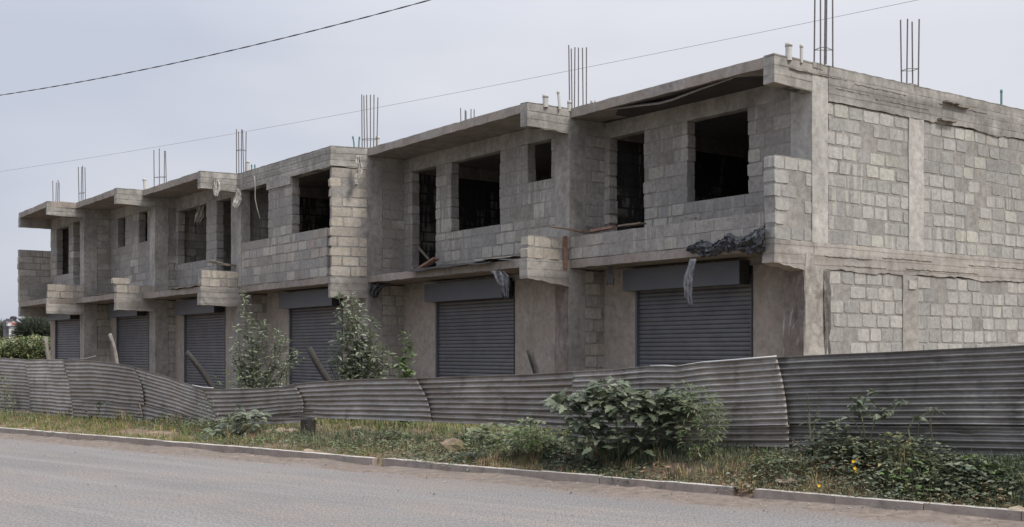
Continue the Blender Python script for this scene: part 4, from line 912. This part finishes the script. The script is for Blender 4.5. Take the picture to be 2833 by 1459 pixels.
# low leafy weeds on the verge: mounds of small leaves
def mound(cx, cy_frac, rx, h, n_, size, kind, pal):
    for _ in range(n_):
        a = R.uniform(0, 6.283); q = math.sqrt(R.random()); x = cx * 1.0998 + rx * 1.0998 * q * math.cos(a)
        kd = kerb_depth(x); fd = fD(x); f = max(.03, min(.97, cy_frac + .28 * q * math.sin(a))); D = kd + (fd - kd) * f; X = (x - CX) / F * D
        z = gz(X, D) + h * (1 - q * q) * R.uniform(.25, 1)
        leaf(wd, Vector((X, D, z)), rdir(.25), size * R.uniform(.6, 1.3), kind, vcol(pal, .28), R.uniform(.1, .5))
for (cx, f, rx, h, n_, size, kind, pal) in [
    (1000, .45, 90, .16, 500, .055, 'ovate', GRN), (1090, .4, 70, .18, 450, .05, 'ovate', GRN), (950, .3, 60, .12, 260, .05, 'narrow', LGR), (1150, .6, 60, .14, 260, .05, 'ovate', GRN + YEL),
    (1050, .12, 90, .09, 260, .05, 'ovate', GRN), (1230, .3, 80, .15, 330, .05, 'ovate', DGR + GRN), (1300, .15, 90, .10, 250, .045, 'narrow', BRN + GRN), (1450, .3, 90, .14, 330, .06, 'lobed', DGR), (1550, .2, 90, .12, 280, .06, 'ovate', DGR),
    (1650, .3, 80, .14, 260, .06, 'ovate', DGR + BRN), (1760, .25, 60, .12, 220, .07, 'narrow', GRN), (1860, .55, 80, .16, 420, .05, 'narrow', LGR + GRN), (1920, .75, 70, .16, 350, .05, 'narrow', LGR + GRN), (1960, .45, 90, .26, 600, .06, 'ovate', DGR + GRN),
    (2050, .7, 110, .40, 800, .065, 'narrow', DST + GRN[:1] + BRN[:2]), (2030, .4, 110, .26, 560, .055, 'narrow', DST + YEL[2:3] + BRN[:1]), (2000, .15, 110, .18, 420, .055, 'narrow', DST + GRN[:1]), (2150, .65, 110, .36, 700, .06, 'lobed', DST + GRN + BRN[:1]), (2250, .7, 110, .40, 700, .06, 'lobed', GRN + DST + YEL[:2]),
    (2280, .45, 100, .28, 560, .065, 'lobed', DST + GRN + LGR), (2370, .6, 110, .28, 560, .06, 'narrow', GRN + DST + YEL[2:3]), (2450, .6, 110, .20, 500, .06, 'lobed', DST + LGR), (2530, .6, 90, .2, 500, .05, 'narrow', LGR + GRN), (2440, .3, 110, .16, 400, .05, 'ovate', GRN + BRN), (2140, .2, 110, .16, 420, .05, 'narrow', BRN + DGR),
    (2350, .15, 110, .10, 260, .05, 'narrow', BRN + YEL), (2520, .2, 90, .09, 260, .05, 'narrow', BRN + YEL), (2600, .4, 90, .18, 350, .06, 'ovate', GRN + DGR), (600, .3, 60, .14, 300, .05, 'ovate', LGR + DGR), (520, .25, 50, .1, 200, .05, 'narrow', LGR), (460, .85, 70, .18, 260, .05, 'narrow', DGR + GRN), (380, .9, 80, .12, 220, .05, 'narrow', DGR + GRN),
    (30, .8, 70, .18, 300, .06, 'ovate', DST), (180, .92, 60, .16, 200, .06, 'narrow', DGR + GRN), (330, .95, 60, .2, 240, .06, 'ovate', DGR), (430, .9, 60, .28, 380, .06, 'ovate', DGR + GRN), (495, .75, 50, .26, 380, .06, 'ovate', DGR + GRN), (540, .4, 60, .16, 300, .05, 'ovate', LGR + DGR),
    (660, .35, 50, .12, 220, .05, 'ovate', LGR + GRN), (870, .25, 60, .12, 240, .05, 'ovate', GRN + LGR), (930, .75, 60, .16, 260, .06, 'ovate', DST), (1010, .75, 70, .16, 260, .06, 'ovate', GRN + DST), (1190, .8, 60, .2, 260, .06, 'ovate', DST), (1270, .75, 70, .24, 360, .065, 'ovate', DST + LGR), (1400, .6, 50, .26, 360, .065, 'ovate', DST),
    (1100, .15, 80, .10, 240, .05, 'ovate', DST), (760, .55, 60, .10, 200, .055, 'ovate', LGR + DST), (840, .45, 60, .12, 240, .055, 'ovate', GRN + LGR), (690, .7, 50, .14, 220, .055, 'ovate', LGR + GRN), (1000, .9, 70, .18, 300, .06, 'ovate', LGR + DST), (1130, .9, 70, .2, 300, .06, 'ovate', GRN + LGR), (1180, .3, 70, .14, 260, .06, 'lobed', DST), (1850, .2, 80, .12, 260, .06, 'ovate', DST + BRN), (1700, .15, 60, .10, 160, .06, 'narrow', DST), (2100, .85, 90, .45, 420, .07, 'lobed', DST), (2330, .8, 90, .34, 420, .07, 'ovate', DST), (2200, .3, 110, .22, 420, .06, 'ovate', DST), (2420, .45, 110, .22, 420, .065, 'lobed', DST),
    (560, .85, 50, .2, 300, .06, 'ovate', DGR), (100, .9, 90, .12, 160, .05, 'narrow', DGR + GRN), (720, .5, 40, .1, 120, .05, 'ovate', BRN), (820, .85, 60, .14, 220, .05, 'narrow', GRN + BRN), (760, .8, 30, .25, 160, .06, 'narrow', BRN + DGR), (890, .6, 60, .1, 200, .05, 'ovate', GRN)]:
    mound(cx, f, rx, h, n_, size, kind, pal)
tag(wd.build('ground_cover', M['leaf']), None, None, None, 'stuff')
# yellow flowers
M['petal'] = simple('yellow_petal', (.80, .48, .02), .6, .1)
for (x, y, lb) in ((2146, 1161, 'yellow flower highest of the four in the weeds before the dark fence'), (2150, 1178, 'upper yellow flower of the touching pair in the right-hand weeds'), (2154, 1186, 'lower yellow flower of the touching pair in the right-hand weeds'), (2060, 1222, 'single yellow flower low beside the kerb gap')):
    X_ = x * 1.0998; kd = kerb_depth(X_); fd = fD(X_)
    D = kd + .15 if y > 1200 else kd + .5; c = dp(x, y, D); rt = thing('yellow_flower', (c.x, c.y, gz(c.x, c.y)), lb, 'flower', 'yellow flowers in the roadside weeds'); 
    pt = MB()
    for q in range(9):
        a = q * .698; dv = Vector((math.cos(a), -.45, math.sin(a))); leaf(pt, c, dv, .019, 'round', (1, 1, 1), .1, Vector((0, -1, .3)))
    pt.build('petals', M['petal'], rt); s_ = MB(); s_.tube([c, (c.x, c.y + .02, gz(c.x, c.y + .02) - .02)], .003, 4); s_.build('stem', M['stemm'], rt)

# gravel and crumbs on the gutter and road edge
gv = MB(); cols_ = [(.10, .09, .08), (.16, .14, .12), (.32, .29, .25), (.22, .18, .15)]
for _ in range(900):
    u = R.uniform(-2, KL + 1); t_ = -.04 - abs(R.gauss(0, .5)) if R.random() < .7 else R.uniform(-5, 0); p = K0 + dk * u + nk * t_; rr = R.uniform(.004, .014) * (1.6 if R.random() < .06 else 1); z = .012 + (.03 * math.exp(-((t_ + .02) / .22) ** 2))
    vs = [(p.x + rr * jit(.3) + rr * a, p.y + rr * b_, z + rr * c_) for a, b_, c_ in ((-1, 0, 0), (0, -1, -.1), (1, 0, .1), (0, 1, 0), (jit(.4), jit(.4), .8))]
    gv.add(vs, [(0, 1, 4), (1, 2, 4), (2, 3, 4), (3, 0, 4)], 0, R.choice(cols_))
m_, n_, b_ = newmat('gravel'); t = NT(n_); t.L(t.attr(), b_.inputs['Base Color']); gv.build('gravel', m_)['kind'] = 'stuff'

# stones on the verge
def stone(x, y, D, r, label, flat=.6, mat=None):
    bm_ = MB(); c = dp(x, y, D); c.z = gz(c.x, c.y) + r * flat * .35; n_, k_ = 10, 6; vs = []
    for i in range(k_ + 1):
        th = math.pi * i / k_
        for j in range(n_):
            ph = 2 * math.pi * j / n_; dv = Vector((math.sin(th) * math.cos(ph), math.sin(th) * math.sin(ph), math.cos(th) * flat))
            vs.append(c + dv * r * (1 + .35 * mn.noise(dv * 2.2 + Vector((x, y, 0)))))
    bm_.add(vs, [(i * n_ + j, i * n_ + (j + 1) % n_, (i + 1) * n_ + (j + 1) % n_, (i + 1) * n_ + j) for i in range(k_) for j in range(n_)])
    return tag(bm_.build('stone', mat or M['stone']), label, 'stone', 'stones on the verge')
t_ = None
stone(776, 1112, kerb_depth(853) + .35, .085, 'lone pale stone near the kerb below the fence gap')
t = MB(); c_ = pix(853, 1190, fD(853) - .1); t.rbox(V2(c_.x, c_.y), dk, -nk, -.09, .09, -.09, .09, gz(c_.x, c_.y) - .1, EYE - (1160 - HY) / F * fD(853), j=.012, step=.06); tag(t.build('dark_block', M['post_dark']), 'short dark block under the fence beside the row of stones', 'post')  # dark square block filling a black gap under the fence
stone(680, 1078, fD(748) - .5, .10, 'leftmost pale stone of the row under the sagging fence')
stone(706, 1076, fD(776) - .4, .13, 'broad pale stone in the row under the sagging fence')
stone(735, 1074, fD(808) - .4, .12, 'rightmost stone of the row under the sagging fence')
stone(900, 1066, fD(990) + .3, .11, 'small pale stone under the middle fence sheet')
stone(1140, 1088, fD(1254) - .9, .20, 'rounded brown boulder half buried in the middle of the verge', .7, M['soil'])
stone(2095, 886, A[0].y + .2, .10, 'dark lump resting at the foot of the side wall')
stone(1985, 1189, kerb_depth(2183) + .5, .16, 'flat pale stone slab behind the kerb left of the gap', .25)
stone(2560, 1262, kerb_depth(2815) + .1, .09, 'yellowish stone at the right end of the kerb')

# ------------------------------------------------------------------ overhead cables
def cable(label, x0, y0, x1, y1, z, sag, r, mat, twist=False, e0=.35, e1=.5):
    D0 = F * (z - EYE) / (HY - y0 * 1.0998); D1 = F * (z - EYE) / (HY - y1 * 1.0998); a = dp(x0, y0, D0); b_ = dp(x1, y1, D1)
    m_ = MB(); N = 80; strands = 2 if twist else 1
    for s_ in range(strands):
        pts = []
        for i in range(-int(N * e0), int(N * (1 + e1)) + 1):
            f = i / N; p = a.lerp(b_, f); p.z -= sag * 4 * f * (1 - f) 
            if twist: ph = i * 1.15 + s_ * math.pi; p += Vector((0, math.sin(ph) * r * 1.0, math.cos(ph) * r * 1.0))
            pts.append(p)
        m_.tube(pts, r, 5)
    return tag(m_.build('overhead_cable', mat, None, True), label, 'cable', 'overhead cables')
cable('thick twisted overhead cable crossing the upper left sky', 0, 240, 1083, 0, 7.0, .12, .0062, M['cable'], True)
cable('thin overhead cable running above the whole roof line', 0, 432, 2310, 0, 9.0, .20, .0052, M['cable_lt'])

# ------------------------------------------------------------------ far left background
hd = thing('hedge', tuple(pix(40, 990, 48)), 'clipped yellow-green hedge behind the far left end of the fence', 'hedge')
fo = MB()
for _ in range(9000):
    x = R.uniform(-330, 210); D = 47 + R.uniform(0, 1.6); top = 930 + 4 * math.sin(x * .05) + 6 * mn.noise(Vector((x * .05, 0, 0))); y = top + (R.random() ** .8) * 72
    c = vcol([(.15, .18, .07), (.21, .23, .09), (.08, .11, .05), (.26, .255, .12), (.11, .15, .06)], .25)
    leaf(fo, pix(x, y, D), Vector((jit(1), -.7, jit(.8))), R.uniform(.10, .2), 'ovate', c, .3)
fo.build('foliage', M['leaf'], hd)
cr_ = MB(); a_ = pix(-330, 940, 48.9); b_ = pix(210, 940, 48.9)
cr_.box(V2(a_.x, a_.y), (V2(b_.x, b_.y) - V2(a_.x, a_.y)).normalized(), V2(0, 1), 0, (b_ - a_).length, -.6, .6, .3, 1.95); M['twigs'] = simple('hedge_twigs', (.035, .045, .022), .9, .5, 6); cr_.build('branches', M['twigs'], hd)
def crown(name, label, x, y, rx, ry, D, n_, pal, size, kind='narrow', base_y=985):
    c = pix(x, y, D); root = thing(name, (c.x, c.y, gz(c.x, c.y, False)), label, 'tree', 'trees beyond the hedge'); tk = MB(); tk.tube([(c.x, c.y, 0), (c.x + .1, c.y, c.z * .6), (c.x, c.y, c.z)], .16, 7, r2=.07)
    k = rx / F * D; kz = ry / F * D
    for _ in range(5):
        e = c + Vector((jit(k) * .7, jit(k) * .7, R.uniform(-.2, .8) * kz)); tk.tube([(c.x, c.y, c.z - kz * .6), e], .06, 5, r2=.02)
    tk.build('trunk', M['bark'], root); f_ = MB()
    for _ in range(n_):
        v = Vector((R.gauss(0, 1), R.gauss(0, 1), R.gauss(0, 1))).normalized() * (R.random() ** .4) * (1 + .28 * mn.noise(Vector((R.random() * 4, 0, 0))))
        p = c + Vector((v.x * k, v.y * k, v.z * kz)); leaf(f_, p, v + Vector((0, 0, .4)) + rdir() * .5, size * R.uniform(.6, 1.3), kind, vcol(pal, .25), .2)
    f_.build('crown', M['leaf'], root)
crown('round_tree', 'round dark bushy tree behind the hedge next to the sign', 100, 925, 46, 36, 75, 5000, [(.12, .14, .11), (.15, .165, .125), (.10, .12, .09)], .55)  # crown greens lightened to paint in slight distance haze
crown('round_tree', 'small bushy tree partly hidden by the left end of the building', 146, 925, 16, 14, 80, 900, [(.13, .15, .115)], .4)
crown('round_tree', 'loose tree at the left edge behind the sign tower', 4, 925, 18, 28, 95, 1200, [(.15, .165, .14), (.17, .185, .15)], .5)
crown('round_tree', 'low dark tree just left of the sign tower base', 26, 935, 14, 20, 100, 700, [(.12, .135, .11)], .5)
M['white'] = simple('white_sign_face', (.78, .78, .78), .5, .05); M['red'] = simple('red_sign_paint', (.55, .04, .04), .5, .05); M['greyp'] = simple('grey_sign_frame', (.12, .12, .14), .6); M['tank'] = simple('black_tank_plastic', (.03, .03, .035), .5)
sg = thing('pylon_sign', tuple(pix(34, 985, 90)), 'white and red pylon sign rising behind the hedge', 'sign')
dX = V2(1, 0); nY = V2(0, -1)
def spx(mb, x0, x1, y0, y1, D, th, m=0): a = pix(x0, y1, D); b_ = pix(x1, y0, D); mb.box(V2(a.x, D), dX, nY, 0, b_.x - a.x, 0, th, a.z, b_.z, m)
t = MB(); spx(t, 17, 29, 886, 990, 90.3, .5); t.build('post', M['greyp'], sg)
t = MB(); spx(t, 18.5, 24, 888, 894, 89.7, .05); spx(t, 18.5, 24, 896, 902, 89.7, .05); pn = t.build('side_panel', M['white'], sg)
t = MB(); spx(t, 29, 55, 890, 902.5, 90, .5); pn = t.build('sign_panel', M['white'], sg)
t = MB(); D_ = 89.45
for (a, b_, c, d_) in ((33, 54.5, 892, 893), (33, 54.5, 898, 899), (33, 34, 893, 898), (53.5, 54.5, 893, 898)): spx(t, a, b_, c, d_, D_, .04)
for i in range(6): spx(t, 35.5 + i * 3, 37.5 + i * 3, 894.3, 896.8, D_, .04)
t.build('red_lettering', M['red'], pn)
t = MB(); spx(t, 29, 54, 902.7, 906, 90, .5); t.build('lower_rail', M['greyp'], sg)
t = MB(); spx(t, 31, 46, 907, 988, 90, .4); pn = t.build('white_column', M['white'], sg)
t = MB(); spx(t, 33, 35.5, 913, 935, 89.55, .04); t.build('dark_slot', M['greyp'], pn)
t = MB(); spx(t, 28, 46, 883, 889.8, 90.2, .8); t.build('top_platform', M['greyp'], sg)
tk = MB(); c = pix(37, 884, 89.8); prof = [(0, .0), (.24, .0), (.24, .02), (.25, .12), (.22, .2), (.08, .25), (.0, .25)]; n_ = 12; vs = []
for (r_, z) in prof:
    for j in range(n_): a = j * 6.283 / n_; vs.append((c.x + r_ * math.cos(a), c.y + r_ * math.sin(a), c.z + z))
tk.add(vs, [(i * n_ + j, i * n_ + (j + 1) % n_, (i + 1) * n_ + (j + 1) % n_, (i + 1) * n_ + j) for i in range(len(prof) - 1) for j in range(n_)])
tag(tk.build('water_tank', M['tank'], None, True), 'black water tank standing on top of the pylon sign', 'water tank')
# pale buildings far behind
M['palewall'] = simple('pale_rendered_wall', (.62, .62, .61), .9, .08, 1); M['greyroof'] = simple('grey_sheet_roof', (.30, .31, .33), .7, .1, 1); M['window'] = simple('dark_window', (.07, .08, .09), .3)
fb = thing('pale_house', tuple(pix(150, 985, 130)), 'pale white house far behind the left end of the building', 'house')
t = MB(); spx(t, 126, 205, 893, 985, 130, 0.0) if False else None
t = MB(); a = pix(124, 985, 130); b_ = pix(215, 905, 130); t.box(V2(a.x, 130), dX, nY, 0, b_.x - a.x, -6, 0, 0, b_.z); t.build('wall', M['palewall'], fb)
t = MB(); zr = b_.z; w_ = b_.x - a.x
t.add([(a.x - .3, 129.6, zr), (b_.x + .3, 129.6, zr), (b_.x + .3, 133, zr + .9), (a.x - .3, 133, zr + .9), (b_.x + .3, 136.4, zr), (a.x - .3, 136.4, zr)], [(0, 1, 2, 3), (3, 2, 4, 5), (0, 3, 5), (1, 4, 2)]); t.build('roof', M['greyroof'], fb)
t = MB(); spx(t, 134, 140, 912, 922, 129.98, .04); t.build('window', M['window'], fb)
up_ = MB(); up_.tube([pix(68, 990, 85), pix(65, 915, 85), pix(62, 878, 85)], .07, 6); tag(up_.build('utility_pole', M['post_dark']), 'thin leaning pole between the sign and the round tree', 'pole')
